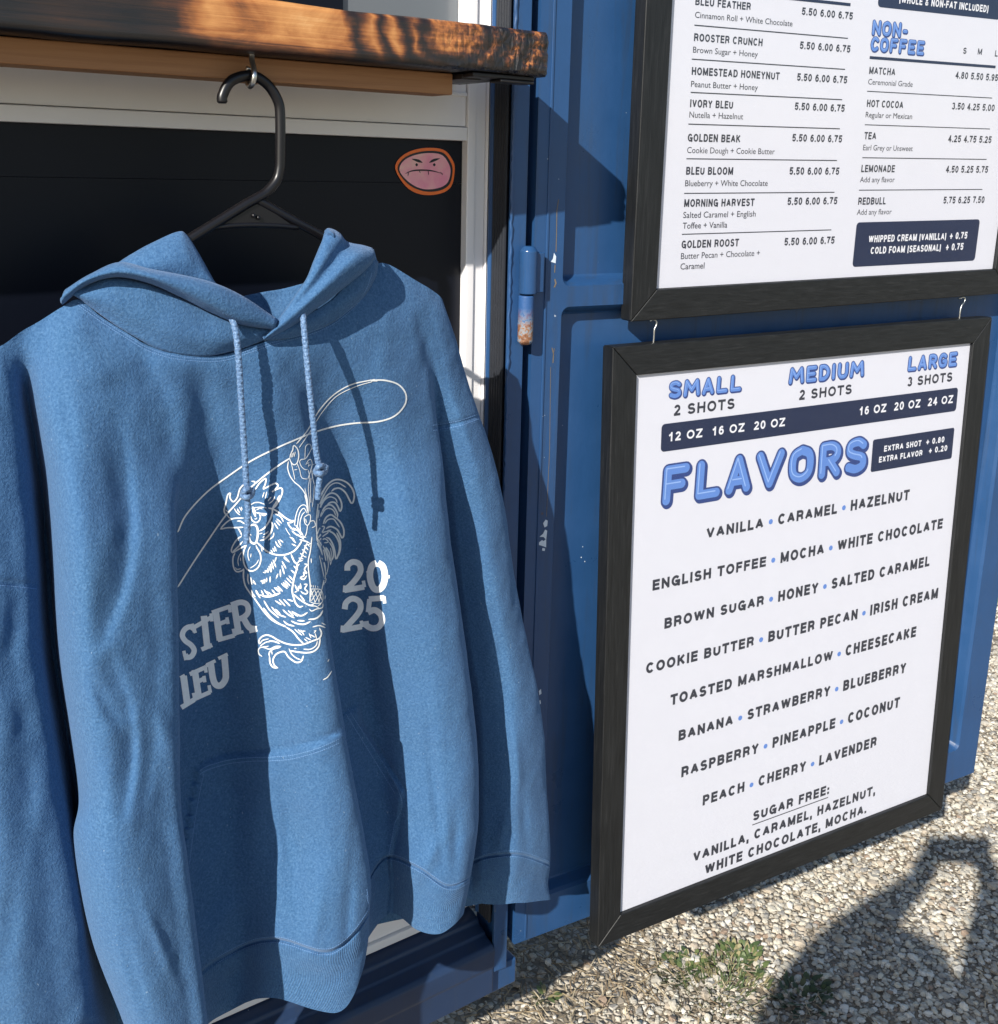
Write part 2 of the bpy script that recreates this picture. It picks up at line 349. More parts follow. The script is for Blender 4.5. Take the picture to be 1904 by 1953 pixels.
m = MB(); m.box((a0[0], a0[1]+.004, -1.20+H), (a0[0]+.05, WY+.08, -1.1555+H)); m.build('corner_casting', M['blue'], box_, bevel=.004)
m = MB(); rnd = random.Random(4); z = -1.05+H; pts = []
while z < 1.0+H: pts.append((a0[0] + rnd.uniform(-.0008, .0008), a0[1]-.004, z)); z += .006
m.tube(pts, [.0022 + rnd.uniform(-.0006, .0008) for _ in pts], 6); m.build('weld_bead', M['blue'], box_, smooth=True)
# the open door
def door_pt(u, wv, z): p = DO + DX*u + DN*wv; return Vector((p[0], p[1], z + H))
U0, U1, ZB, ZT = -.1078, .942, -1.123, 1.04
dr = MB(); E = .022; bw = .010
recs = [(-.0625, .885, -.1415, .55), (-.0635, .885, -1.058, -.1685)]
us = [U0, -.0630, .885, U1]; zs = [ZB, -1.058, -.1685, -.1415, .55, ZT]
def ring(u0, u1, z0, z1, wv, rad, n=5):
    out = []
    for cu, cz, a in ((u1-rad, z1-rad, 0), (u0+rad, z1-rad, pi/2), (u0+rad, z0+rad, pi), (u1-rad, z0+rad, 3*pi/2)):
        out += [door_pt(cu + rad*cos(a + pi/2*k/n), wv, cz + rad*sin(a + pi/2*k/n)) for k in range(n+1)]
    return out
bm = bmesh.new()
def q(*ps):
    vs = [bm.verts.new(p) for p in ps]; return bm.faces.new(vs)
for i in range(3):
    for j in range(5):
        u0, u1, z0, z1 = us[i], us[i+1], zs[j], zs[j+1]
        if i == 1 and j in (1, 3):
            rr = [ring(u0, u1, z0, z1, wv, rd) for wv, rd, in ((0, .012),)]
            sq = [door_pt(u1, 0, z1), door_pt(u0, 0, z1), door_pt(u0, 0, z0), door_pt(u1, 0, z0)]
            n = 6; R0 = rr[0]
            for c in range(4):
                arc = R0[c*n:(c+1)*n]
                for k in range(n-1): q(sq[c], arc[k+1], arc[k])
                q(sq[c], sq[(c+1) % 4], R0[((c+1)*n) % 24], arc[-1])
            L = [R0] + [ring(u0+d, u1-d, z0+d, z1-d, wv, max(.004, .012-d*.4)) for d, wv in ((.0008, .0012), (.0035, .005), (.0085, .017), (.0105, .0205), (.013, E))]
            for A, B in zip(L[:-1], L[1:]):
                for k in range(24): q(A[k], A[(k+1) % 24], B[(k+1) % 24], B[k])
            q(*L[-1])
        else: q(door_pt(u0, 0, z0), door_pt(u1, 0, z0), door_pt(u1, 0, z1), door_pt(u0, 0, z1))
TH = .045
q(*[door_pt(U0, a, b) for a, b in ((0, ZB), (0, ZT), (TH, ZT), (TH, ZB))]); q(*[door_pt(U1, a, b) for a, b in ((0, ZT), (0, ZB), (TH, ZB), (TH, ZT))])
q(*[door_pt(a, b, ZB) for a, b in ((U0, 0), (U0, TH), (U1, TH), (U1, 0))]); q(*[door_pt(a, b, ZT) for a, b in ((U0, 0), (U1, 0), (U1, TH), (U0, TH))]); q(*[door_pt(a, TH, b) for a, b in ((U0, ZB), (U0, ZT), (U1, ZT), (U1, ZB))])
bmesh.ops.remove_doubles(bm, verts=bm.verts, dist=1e-5); bmesh.ops.recalc_face_normals(bm, faces=bm.faces)
me = bpy.data.meshes.new('door'); bm.to_mesh(me); bm.free(); me.materials.append(M['blue'])
door = link('door', me, box_)
md = door.modifiers.new('bevel', 'BEVEL'); md.width = .0025; md.segments = 2; md.limit_method = 'ANGLE'; md.angle_limit = RAD(50); md.harden_normals = False
# raised edge seam, chips and scratches on the stile
def rel(o): return o
m = MB(); m.box((-.0905, -.0015, ZB+.004), (-.0870, .001, ZT), 0, Matrix([[DX[0], DN[0], 0, DO[0]], [DX[1], DN[1], 0, DO[1]], [0, 0, 1, H], [0, 0, 0, 1]]))
m.build('edge_seam', M['blue'], door, bevel=.0006)
DFR = Matrix([[DX[0], DN[0], 0, DO[0]], [DX[1], DN[1], 0, DO[1]], [0, 0, 1, H], [0, 0, 0, 1]])
def chip(poly, name, mat_, off=-.0006):
    vs = [on_door(x, y, off) for x, y in poly]; return vs
M['primer'] = simple('bare_primer', (.62, .70, .80), .5, .1, 200)
for poly in ([(1057,482),(1061,489),(1060,502),(1051,499),(1055,493)], [(1041,991),(1045,993),(1044,1003),(1039,1006),(1036,998)], [(1040,1010),(1044,1012),(1042,1030),(1037,1024),(1029,1024),(1036,1018)], [(1037,1032),(1042,1028),(1042,1044),(1037,1042),(1024,1038),(1034,1030)], [(1035,1045),(1040,1046),(1039,1051),(1034,1050)], [(1028,1318),(1032,1314),(1033,1323),(1029,1326)], [(1027,1338),(1031,1335),(1032,1342),(1028,1345)], [(1026,1363),(1031,1358),(1032,1366),(1026,1368)], [(1108,1062),(1110,1062),(1110,1064),(1108,1064)], [(1115,1070),(1116.4,1070),(1116.4,1072),(1115,1072)], [(1111,1042),(1112.4,1042),(1112.4,1043.6),(1111,1043.6)]):
    off = -.0006 if poly[0][0] < 1070 else E-.0008
    cm = MB(); cm.add([on_door(x, y, off) for x, y in poly], [tuple(range(len(poly)))]); cm.build('paint_chip', M['primer'], door)
def dline(pts, w_, off=-.0004):
    vs = [on_door(x, y, off) for x, y in pts]; vs2 = [on_door(x + w_, y, off) for x, y in pts]; n = len(pts)
    return vs + vs2, [(i, i+1, n+i+1, n+i) for i in range(n-1)]
M['scratch'] = simple('scratched_paint', (.16, .13, .10), .7, .3, 200)
for pts, ww in (([(1065,380),(1061.5,402),(1061,440),(1060,480)], 1.6), ([(1058,505),(1057,520)], 2), ([(1057,532),(1059,540),(1056,548)], 3), ([(1052,663),(1055,675),(1054,692)], 2), ([(1057,664),(1055,676)], 1.2), ([(1050,700),(1048,860),(1042,985)], 1.0)):
    sm = MB(); sm.add(*dline(pts, ww)); sm.build('scratch', M['scratch'], door)
# hinge on the post
hm = MB(); hx, hy = on_door(1003, 560, -.012).x, on_door(1003, 560, -.012).y
zt, zm, zl = at(1003, 469, hy).z, at(1003, 562, hy).z, at(1003, 657, hy).z
hm.tube([(hx+.003, hy, zm+.001), (hx+.003, hy, zt-.006), (hx+.003, hy, zt)], [.0115, .0115, .007], 20)
hm.tube([(hx+.001, hy, zl), (hx+.001, hy, zl+.004), (hx+.001, hy, zm-.001)], [.006, .0100, .0100], 20, 1)
hm.box((hx+.008, hy-.004, zm+.002), (hx+.026, hy+.012, zt-.008), 0)
def rusty():
    t = NT('rusty_blue_paint'); co = t.coord(); f = t.noise(co, 120, 5, .7); g = t.n('SeparateXYZ'); t.l(t.tc.outputs['Object'], g.inputs[0])
    mr = t.n('Math', operation='MULTIPLY_ADD', use_clamp=True); mr.inputs[1].default_value = -40; mr.inputs[2].default_value = 40*(zm-.016); t.l(g.outputs[2], mr.inputs[0])
    mu = t.n('Math', operation='MULTIPLY'); t.l(mr.outputs[0], mu.inputs[0]); t.l(t.ramp(f, [(.34, .0), (.44, 1.)]), mu.inputs[1])
    c = t.mix(mu.outputs[0], (.026, .090, .25), t.ramp(f, [(.38, (.10, .17, .27)), (.46, (.26, .29, .32)), (.54, (.27, .125, .06)), (.66, (.13, .055, .03))]))
    t.base(c).set(Roughness=.5, Normal=t.bump(f, .4, .0015)); return t.m
t_ = paint('thick_blue_paint', (.021, .075, .198), .18)
hinge = hm.build('hinge', [t_, rusty()], box_, bevel=.0015)

# ------------------------------------------------------------------ serving window frame and board
win = thing('serving_window', (.3, WY, H-1.05), 'white framed serving window with a black board under the counter', 'window')
m = MB()
zt_, zl_ = .0985, .0375
def slat(mb, x0, x1, z0, z1, y0, y1): mb.box((x0*KW, y0-WY+WW, z0*KW+H), (x1*KW, y1-WY+WW, z1*KW+H))
slat(m, -1.3, JL-.0006, .0540, .110, WY, WY+.04); slat(m, -1.3, JL-.0006, .0375, .0532, WY-.004, WY+.04); slat(m, -1.3, JL-.0006, .0885, .0935, WY-.003, WY-.0003)
m.build('top_rail', M['white'], win, bevel=.0012)
m = MB()
slat(m, JL, JL+.0125, -1.04, .42, WY-.004, WY+.05); slat(m, JL+.0131, JR-.007, -1.04, .42, WY-.001, WY+.05); slat(m, JR-.0064, JR, -1.04, .42, WY-.006, WY+.05)
m.build('jamb', M['white'], win, bevel=.0015)
m = MB()
slat(m, -1.3, JL-.0006, -.99, -.945, WY+.006, WY+.04); slat(m, -1.3, JL-.0006, -1.032, -.9906, WY+.002, WY+.04); slat(m, -1.3, JL-.0006, -1.046, -1.0326, WY-.003, WY+.04)
m.build('sill', M['white'], win, bevel=.0015)
m = MB(); slat(m, -1.3, JL-.0002, -.945, -.01325, WY+.008, WY+.028); slat(m, -1.3, JL-.0002, -.0130, .0374, WY+.008, WY+.028)
m.build('black_board', M['blackpanel'], win, bevel=.0002)
m = MB(); slat(m, at(668, 12, WW).x/KW, JL-.001, .1105, .42, WY+.02, WY+.03); m.build('pane', M['grey'], win)
m = MB(); slat(m, -1.3, at(668, 12, WW).x/KW-.001, .1105, .42, WY+.015, WY+.03); m.build('dark_screen', M['blackpanel'], win)

# frowning face sticker
st = MB(); sy = WW + .0068
def sp(x, y, k): p = at(x, y, sy - k*.0004); return p
def blob(pts, k, mi, n=6):
    P = spline(np.array(pts[-2:] + pts + pts[:2], float), n)[2*n:-n-1]; P = P[:len(pts)*n]; c = P.mean(0)
    vs = [sp(c[0], c[1], k)] + [sp(x, y, k) for x, y in P]; N = len(P)
    st.add(vs, [(0, 1+(i+1) % N, 1+i) for i in range(N)], mi)
z1 = lambda L: [(x*.5, y*.5) for x, y in L]
blob(z1([(1508,640),(1540,590),(1610,565),(1690,570),(1727,610),(1735,650),(1722,710),(1680,738),(1610,742),(1550,712)]), 0, 0)
blob(z1([(1518,645),(1545,600),(1612,577),(1685,580),(1718,615),(1727,652),(1714,704),(1672,728),(1612,728),(1555,700)]), 1, 1)
blob(z1([(1524,647),(1549,606),(1613,585),(1680,588),(1710,620),(1719,655),(1706,698),(1668,718),(1612,720),(1560,694)]), 2, 2)
def stroke2(pts, w_, k, mi=1):
    P = spline(np.array(pts, float), 5); T = np.gradient(P, axis=0); T /= np.linalg.norm(T, axis=1)[:, None] + 1e-9; Nn = np.stack([-T[:, 1], T[:, 0]], 1)
    n = len(P); tp = np.sin(np.linspace(.15, pi-.15, n))[:, None]; A = P + Nn*w_*.5*tp; B = P - Nn*w_*.5*tp
    st.add([sp(*p, k) for p in A] + [sp(*p, k) for p in B], [(i, i+1, n+i+1, n+i) for i in range(n-1)], mi)
stroke2(z1([(1546,662),(1580,650),(1640,650),(1690,662)]), 3, 3); stroke2(z1([(1572,606),(1596,613),(1612,620)]), 5, 3); stroke2(z1([(1678,604),(1655,611),(1638,620)]), 5, 3)
stroke2(z1([(1634,650),(1636,668)]), 1.6, 3); stroke2(z1([(1560,655),(1556,672)]), 1.4, 3); stroke2(z1([(1680,655),(1690,668)]), 1.4, 3); stroke2(z1([(1600,650),(1604,660)]), 1.4, 3)
for ex in (1590, 1657): blob(z1([(ex-5,628),(ex,622),(ex+5,628),(ex,634)]), 3, 1)
tp_ = NT('pink_ink'); f_ = tp_.noise(tp_.coord(), 45, 4); tp_.base(tp_.ramp(f_, [(.35, (.92, .30, .42)), (.55, (.95, .42, .46)), (.7, (.95, .56, .50))])).set(Roughness=.3)
stk = st.build('sticker', [simple('orange_ink', (.98, .17, .02), .25, .08, 50), simple('black_ink', (.01, .01, .012), .4), tp_.m], None)
tag(stk, 'pink oval sticker with a frowning face and orange rim on the black board', 'sticker')

# ------------------------------------------------------------------ shelf, hook, hanger
SY = 1.0
shelf = thing('wooden_shelf', (.2, WY, H+.12), 'thick scorched wooden counter shelf with a pine batten underneath', 'shelf')
def slab():
    bm = bmesh.new(); x0, x1, z0, z1_ = -1.25, .7845, .1042+H, .1500+H
    nx, nz = 420, 14; rnd = random.Random(2)
    g = {}
    def P(i, j):
        x = x0 + (x1-x0)*i/nx; z = z0 + (z1_-z0)*j/nz; r = .004
        e = min(j, nz-j)/nz*(z1_-z0); y = SY + (max(0, r-e)**2/r if e < r else 0); ex_ = x1-x
        if ex_ < .006: y += (.006-ex_)**2/.008
        amp = .0002 + .0017*max(0, min(1, (x-.60)/.14))
        y += amp*noise.fractal(Vector((x*60, 3, z*140)), .8, 2, 4) - .0005
        zz = z + .0012*noise.noise(Vector((x*12, 8, j*.1)))
        return bm.verts.new((x, y, zz))
    for i in range(nx+1):
        for j in range(nz+1): g[i, j] = P(i, j)
    for i in range(nx):
        for j in range(nz): bm.faces.new((g[i, j], g[i+1, j], g[i+1, j+1], g[i, j+1]))
    back = [[bm.verts.new((g[i, j].co.x, WW-.008, g[i, j].co.z)) for i in (0, nx)] for j in (0, nz)]
    bot = [bm.verts.new((g[i, 0].co.x, WW-.008, z0)) for i in range(nx+1)]; top = [bm.verts.new((g[i, nz].co.x, WW-.008, z1_)) for i in range(nx+1)]
    for i in range(nx):
        bm.faces.new((g[i, 0], bot[i], bot[i+1], g[i+1, 0])); bm.faces.new((g[i, nz], g[i+1, nz], top[i+1], top[i])); bm.faces.new((bot[i], top[i], top[i+1], bot[i+1]))
    for k in (0, nx):
        bm.faces.new([g[k, j] for j in range(nz+1)] + [top[k], bot[k]])
    bmesh.ops.recalc_face_normals(bm, faces=bm.faces); me = bpy.data.meshes.new('slab'); bm.to_mesh(me); bm.free(); me.materials.append(M['char'])
    me.polygons.foreach_set('use_smooth', [True]*len(me.polygons)); me.set_sharp_from_angle(angle=RAD(50)); return me
link('slab', slab(), shelf)
m = MB(); m.box((-1.25, 1.045, .0815+H), (.6875, 1.085, .1036+H)); m.build('batten', M['pine'], shelf, bevel=.0015)
m = MB(); m.box((.690, 1.01, .0990+H), (.772, 1.030, .1037+H)); m.box((.725, 1.008, .0955+H), (.770, 1.03, .0988+H)); m.box((.690, 1.031, .0975+H), (.715, WY-.01, .1035+H)); m.box((.69, WY-.018, .02+H), (.712, WY-.0105, .097+H)) if False else None
m.build('bracket', M['steel_black'], shelf, bevel=.0012)
HY = 1.03
m = MB(); hk = [(479, 98), (479, 108), (481, 120), (484, 133), (484, 146), (480, 157), (476, 162), (472, 158), (471, 146), (473, 134)]
hk = [(480,96,0),(480,108,0),(481,118,-.002),(483.5,128,-.006),(485,140,-.0095),(484,152,-.0095),(480.5,161,-.006),(476.5,164,-.001),(473,160,.004),(471.5,150,.008),(472,138,.008),(475,128,.006)]
m.tube([at(x, y, HY + d) for x, y, d in spline(np.array(hk, float), 5)], .0027, 12)
ho = m.build('screw_hook', M['metal'], shelf, smooth=True)
hang = thing('clothes_hanger', at(530, 390, HY), 'black plastic clothes hanger hung on the metal hook under the shelf', 'clothes hanger')
m = MB(); hp = [(424,197),(424.5,182),(438,157),(460,146),(486,145),(512,163),(530,192),(534.5,222),(534.5,300),(533,325),(527,345),(509,366),(490,378),(470,389),(420,420),(365,454),(310,492),(250,540)]
hs = spline(np.array(hp, float), 5); k = len(hs); m.tube([at(x, y, HY) for x, y in hs], [.0036] + [.0050]*(k-2) + [.0036], 14)
m.tube([at(x, y, HY+.001) for x, y in spline(np.array([(489,381),(510,392),(560,420),(615,450),(680,490),(760,540)], float), 4)], .0046, 14)
m.tube([at(x, y, HY) for x, y in spline(np.array([(405,434),(440,430),(480,428.5),(530,430),(568,434)], float), 4)], .0028, 10)
web = [(420,428),(478,392),(492,384),(505,394),(556,428),(520,427),(480,426),(440,428)]
n = len(web); m.add([at(x, y, HY-.0015) for x, y in web] + [at(x, y, HY+.0015) for x, y in web], [tuple(range(n)), tuple(range(2*n-1, n-1, -1))])
for x, y in ((484, 411), (493, 415)): m.tube([at(x, y, HY-.0035), at(x, y, HY-.001)], .0022, 8)
m.build('hanger_body', M['hanger'], hang, smooth=True)
# ------------------------------------------------------------------ hoodie
Y0 = HY
hood_ = thing('hoodie', at(480, 1953, Y0), 'blue hooded sweatshirt with white drawstrings and a rooster print, hung on the hanger', 'hoodie')
def P3(x, y, d): return at(x, y, Y0 - d*.01)
NC = 26
# control rows of the front: (x, y, depth toward the viewer in cm)
RW = []
RW.append([(-130,800,-3),(-112,770,0),(-62,706,1),(-15,669,1.2),(10,654,1.2),(40,632,1.2),(75,612,1.4),(118,586,1.8),(152,572,2.4),(195,605,3.2),(250,640,3.8),(285,660,4.1),(340,675,4.4),(420,678,4.5),(480,660,4.6),(515,648,4.6),(540,641,4.5),(590,627,4.2),(640,605,3.6),(690,560,2.6),(712,510,1.6),(738,503,1.2),(788,532,1.0),(828,556,.6),(843,570,.0),(846,580,-3)])
RW.append([(-135,830,-3),(-115,800,.5),(-60,740,1.2),(-8,705,1.6),(18,694,1.2),(45,685,.9),(78,670,1.8),(120,655,3.0),(160,652,3.8),(210,665,4.4),(270,685,4.6),(310,698,4.7),(360,706,4.7),(425,710,4.7),(485,700,4.9),(525,690,4.9),(555,682,4.7),(605,668,4.4),(660,648,4.0),(715,605,3.2),(765,590,2.4),(790,590,1.9),(815,600,1.6),(845,610,1.2),(868,640,.0),(868,655,-3)])
RW.append([(-135,890,-3),(-118,860,.5),(-52,800,1.4),(-5,760,2.0),(32,760,1.6),(55,762,-1.5),(78,760,1.2),(122,755,4.0),(180,752,5.2),(250,755,5.6),(310,760,5.2),(348,762,4.7),(395,765,4.1),(445,762,4.3),(505,755,4.9),(556,750,4.6),(585,747,3.9),(625,742,3.2),(685,735,3.6),(752,725,3.6),(806,715,2.4),(826,715,.9),(842,720,.9),(870,730,1.0),(899,745,-.5),(898,760,-3)])
RW.append([(-140,1000,-3),(-120,960,.5),(-52,915,2.0),(8,900,2.6),(52,900,1.8),(78,905,-3.5),(97,905,1.5),(132,900,4.8),(188,895,6.6),(262,895,7.2),(328,900,6.8),(352,903,4.6),(402,900,2.9),(455,898,3.2),(542,890,5.0),(594,885,4.6),(606,880,2.4),(650,872,.8),(700,868,2.2),(772,862,3.8),(838,850,2.5),(836,850,-.6),(855,850,.0),(900,845,1.1),(934,850,-.5),(930,860,-3)])
RW.append([(-150,1140,-3),(-122,1110,.5),(-45,1070,2.5),(15,1050,2.9),(66,1050,2.0),(90,1055,-6),(108,1052,1.5),(146,1050,5.5),(203,1045,7.5),(277,1045,8.6),(338,1050,8.2),(322,1050,3.0),(400,1045,1.5),(482,1040,3.0),(572,1032,5.6),(612,1025,5.1),(606,1020,1.8),(660,1005,-.2),(716,1000,.8),(787,990,3.6),(850,975,2.5),(846,970,-1.6),(870,968,-.4),(921,960,1.1),(960,965,-.5),(955,975,-3)])
RW.append([(-150,1340,-3),(-122,1310,.5),(-40,1265,2.8),(22,1250,3.0),(78,1250,2.2),(108,1260,-6),(120,1255,1.8),(157,1250,6.0),(216,1245,8.0),(287,1245,9.0),(343,1250,8.6),(320,1245,2.6),(410,1240,1.0),(502,1232,3.0),(583,1222,6.0),(628,1212,5.5),(614,1205,1.5),(680,1190,-.6),(741,1180,.9),(812,1168,3.6),(874,1150,2.5),(868,1145,-2.0),(890,1140,-.9),(945,1130,1.1),(988,1135,-.5),(982,1145,-3)])
RW.append([(-150,1600,-3),(-120,1560,.5),(-20,1510,2.9),(50,1500,3.0),(116,1500,2.2),(146,1510,-6),(154,1500,1.8),(187,1497,6.5),(242,1495,8.5),(302,1495,9.1),(347,1500,8.5),(324,1495,2.2),(432,1490,.6),(532,1480,3.0),(612,1470,6.0),(668,1456,5.5),(652,1448,1.0),(720,1425,-.6),(782,1415,.9),(847,1400,3.6),(904,1380,2.5),(897,1372,-2.6),(921,1365,-1.0),(985,1350,1.1),(1029,1355,-.5),(1022,1365,-3)])
RW.append([(-150,1730,-3),(-115,1690,.5),(-5,1640,2.9),(70,1625,3.0),(137,1620,2.2),(158,1630,-6),(143,1605,1.6),(192,1620,6.7),(252,1630,8.7),(315,1630,9.1),(356,1622,8.4),(335,1600,2.2),(442,1600,.7),(543,1600,3.0),(632,1600,6.0),(693,1597,5.4),(677,1570,1.0),(731,1540,-.6),(791,1548,.9),(857,1562,3.5),(911,1556,2.5),(902,1530,-2.6),(926,1525,-.9),(990,1520,1.2),(1042,1525,-.4),(1036,1535,-3)])
RW.append([(-150,1860,-3),(-110,1820,.5),(10,1780,2.9),(88,1765,3.0),(157,1760,2.2),(180,1780,-6),(173,1781,1.6),(218,1800,6.5),(277,1810,8.4),(337,1810,8.8),(376,1788,8.0),(356,1758,2.2),(446,1722,.7),(534,1712,3.0),(630,1730,6.0),(704,1690,5.2),(690,1636,1.0),(734,1596,-.5),(795,1612,.9),(855,1640,3.4),(905,1628,2.4),(898,1598,-2.6),(925,1592,-.8),(988,1588,1.2),(1045,1598,-.4),(1040,1608,-3)])
RW.append([(-150,2060,-3),(-100,2040,.5),(30,2010,2.9),(110,2000,3.0),(178,1950,2.2),(245,1985,-6),(232,1940,1.6),(272,1990,6.2),(320,2000,8.0),(365,1990,8.3),(396,1950,7.6),(378,1868,2.4),(452,1811,.8),(528,1793,3.0),(631,1815,5.9),(700,1745,5.0),(701,1690,.9),(738,1637,-.4),(797,1656,1.0),(855,1692,3.4),(899,1674,2.3),(893,1652,-2.4),(923,1636,-.7),(986,1629,1.2),(1045,1648,-.4),(1040,1656,-3)])
NSEAM = len(RW) - 1
RW.append([(-150,2130,-3),(-100,2120,.5),(40,2090,2.7),(120,2080,2.8),(190,2050,2.0),(280,2075,-6),(268,2040,1.4),(300,2070,5.6),(340,2080,7.2),(375,2070,7.5),(399,2020,7.0),(378,1920,2.2),(448,1868,.6),(524,1850,2.8),(640,1872,5.6),(699,1795,4.7),(701,1740,.7),(741,1690,-.6),(795,1717,.9),(850,1736,3.2),(893,1708,2.1),(890,1682,-2.3),(922,1682,-.8),(982,1678,1.1),(1041,1684,-.5),(1036,1690,-3)])
RW.append([(-150,2200,-3),(-100,2190,.5),(50,2170,2.6),(130,2160,2.7),(200,2130,1.9),(310,2150,-6),(300,2110,1.4),(325,2140,5.6),(360,2150,7.2),(385,2130,7.5),(398,2080,7.0),(384,1972,2.2),(440,1929,.6),(520,1905,2.8),(645,1931,5.6),(692,1842,4.7),(701,1792,.7),(745,1741,-.6),(798,1775,.9),(845,1780,3.2),(885,1745,2.1),(884,1712,-2.3),(925,1725,-.8),(985,1723,1.1),(1046,1716,-.5),(1040,1722,-3)])
RW = np.array(RW, float)
RW[3:7, 10, 0] -= 3
for r_, da, db, dc, d0 in ((4, 1.0, .8, 1.5, 0), (5, 1.2, .9, 1.7, 0), (6, 2.2, 1.0, 2.0, .3), (7, 2.8, 1.2, 2.2, .9), (8, 3.2, 1.4, 2.3, 1.4), (9, 3.6, 1.5, 2.3, 1.8), (10, 3.6, 1.5, 2.2, 1.8), (11, 3.6, 1.5, 2.1, 1.8)):
    RW[r_, 8, 2] += .5; RW[r_, 9, 2] -= (.5, .7, 1.1, 1.1, .9, .7, .6, .5)[r_-4]; RW[r_, 10, 2] -= (.9, 1.1, 1.5, 1.5, 1.2, 1., .8, .8)[r_-4]; RW[r_, 13:16, 2] += (.8 if r_ < 7 else .2)
    RW[r_, 7:11, 2] += da + (.9, 1.3, 1.3, .8, .4, .2, .2, .2)[r_-4]; RW[r_, 13:16, 2] += db; RW[r_, 18:21, 2] += dc; RW[r_, 6:21, 2] += d0; RW[r_, 21:23, 2] -= .6
for r_, k_ in ((1, .3), (2, .8), (3, 1.1), (4, 1.0), (5, .7), (6, .4)):
    for c_, dd in ((7, 1.1), (8, .5), (9, -.5), (10, -1.0)): RW[r_, c_, 2] += dd*k_
for r_, v_ in ((1, (2.2, 3.9, 4.4, 4.5, 4.4)), (2, (2.8, 5.2, 5.6, 5.2, 4.6)), (3, (3.8, 6.8, 7.3, 6.9, 6.1)), (4, (5.0, 8.8, 9.7, 9.5, 8.6)), (5, (5.2, 9.4, 10.6, 10.4, 9.4)), (6, (6., 10.1, 11.6, 11.5, 10.5)), (7, (6.6, 11., 12.5, 12.4, 11.4)),
              (8, (7., 11.3, 12.8, 12.8, 11.8)), (9, (7., 11.2, 13., 13., 12.2)), (10, (6.6, 10.6, 12.4, 12.4, 11.6)), (11, (6.4, 10.4, 12.2, 12.2, 11.4))):
    RW[r_, 6:11, 2] = v_
RW[2:, 2, 2] += .5; RW[2:, 4, 2] -= .5
RW[3:, 7, 2] += .7; RW[3:, 8, 2] += .3; RW[3:, 9, 2] -= .35; RW[3:, 10, 2] -= .6; RW[4:, 12, 2] -= .8; RW[4:, 13, 2] -= .7
RW[-1, 25, 1] = 1710; RW[-2, 25, 1] = 1680
NV, NU = 34, 16
G = spline(spline(RW, NV).transpose(1, 0, 2), NU).transpose(1, 0, 2)     # rows x cols x (x, y, d)
NR, NK = G.shape[:2]
rowp = np.arange(NR) / NV; colp = np.arange(NK) / NU
X, Y_, D_ = G[..., 0], G[..., 1], G[..., 2]
def dent(x, y, rx, ry, ang, mm, cmin=0, cmax=99):
    global D_
    a = RAD(ang); dx, dy = X - x, Y_ - y; u = (dx*cos(a) + dy*sin(a)) / rx; v = (-dx*sin(a) + dy*cos(a)) / ry
    D_ = D_ + np.exp(-(u*u + v*v)) * mm * .1 * ((colp >= cmin) & (colp <= cmax))
def sdist(path):
    P = np.array(path, float); best = np.full(X.shape, 1e9)
    for (ax, ay), (bx, by) in zip(P[:-1], P[1:]):
        vx, vy = bx-ax, by-ay; t = np.clip(((X-ax)*vx + (Y_-ay)*vy) / (vx*vx+vy*vy), 0, 1)
        best = np.minimum(best, np.hypot(X-ax-t*vx, Y_-ay-t*vy))
    return best
def groove(path, sig, mm, cmin=0, cmax=99, n=6):
    global D_
    D_ = D_ - np.exp(-(sdist(spline(np.array(path, float), n)) / sig)**2) * mm * .1 * ((colp >= cmin) & (colp <= cmax))
# soft hollows and ridges of the hanging cloth
for a in [(200,1340,14,60,-30,-3,5,11),(310,1390,16,50,-20,3,5,11),(285,1450,14,70,6,-3,5,11),(305,1800,12,80,-22,3,5,11),(255,1860,14,80,-16,-3,5,11),
          (390,760,26,80,-14,-5,9,15),(360,690,40,40,0,2,7,14),(200,700,60,40,-20,4,4,12),(130,800,14,70,-12,-3,5,9),
          (560,1640,20,120,-4,-4,13,16),(600,1760,14,60,8,4,12,17),(665,1730,10,70,3,-3,14,17),(480,1600,34,120,8,6,11,15),(430,1750,26,60,20,5,11,14),(520,1300,30,160,3,-2,12,15),
          (700,1300,16,160,-3,-3,16,20),(760,1500,18,110,-8,4,16,20),(830,1500,10,120,-6,-4,18,21),(870,1600,10,60,0,-3,18,21),(820,1640,14,40,30,4,18,21),(790,850,30,70,-5,-3,17,21),
          (955,1250,12,100,-8,-3,21,25),(985,1450,10,100,-7,4,21,25),(1000,1560,9,60,-4,-4,21,25),(960,1580,10,50,12,3,21,25),(880,800,10,60,-20,3,20,25),
          (30,1180,22,90,8,-3,0,5),(20,1400,26,110,4,2,0,5),(70,1600,20,120,8,2.5,0,5),(20,1750,20,120,5,-2.5,0,5)]: dent(*a)
def crease(path, sig, mm, cmin, cmax):
    """a valley that fades at both ends, broad on its left flank"""
    global D_
    P = spline(np.array(path, float), 8); best = np.full(X.shape, 1e9); tt = np.zeros(X.shape); side = np.zeros(X.shape); n_ = len(P)-1
    for i, ((ax, ay), (bx, by)) in enumerate(zip(P[:-1], P[1:])):
        vx, vy = bx-ax, by-ay; t = np.clip(((X-ax)*vx + (Y_-ay)*vy) / (vx*vx+vy*vy), 0, 1); d = np.hypot(X-ax-t*vx, Y_-ay-t*vy)
        m_ = d < best; best = np.where(m_, d, best); tt = np.where(m_, (i+t)/n_, tt); side = np.where(m_, np.sign((X-ax)*vy - (Y_-ay)*vx), side)
    sg = np.where(side < 0, sig*1.9, sig)
    D_ = D_ - np.exp(-(best/sg)**2) * np.sin(pi*np.clip(tt, 0, 1))**.8 * mm * .1 * ((colp >= cmin) & (colp <= cmax))
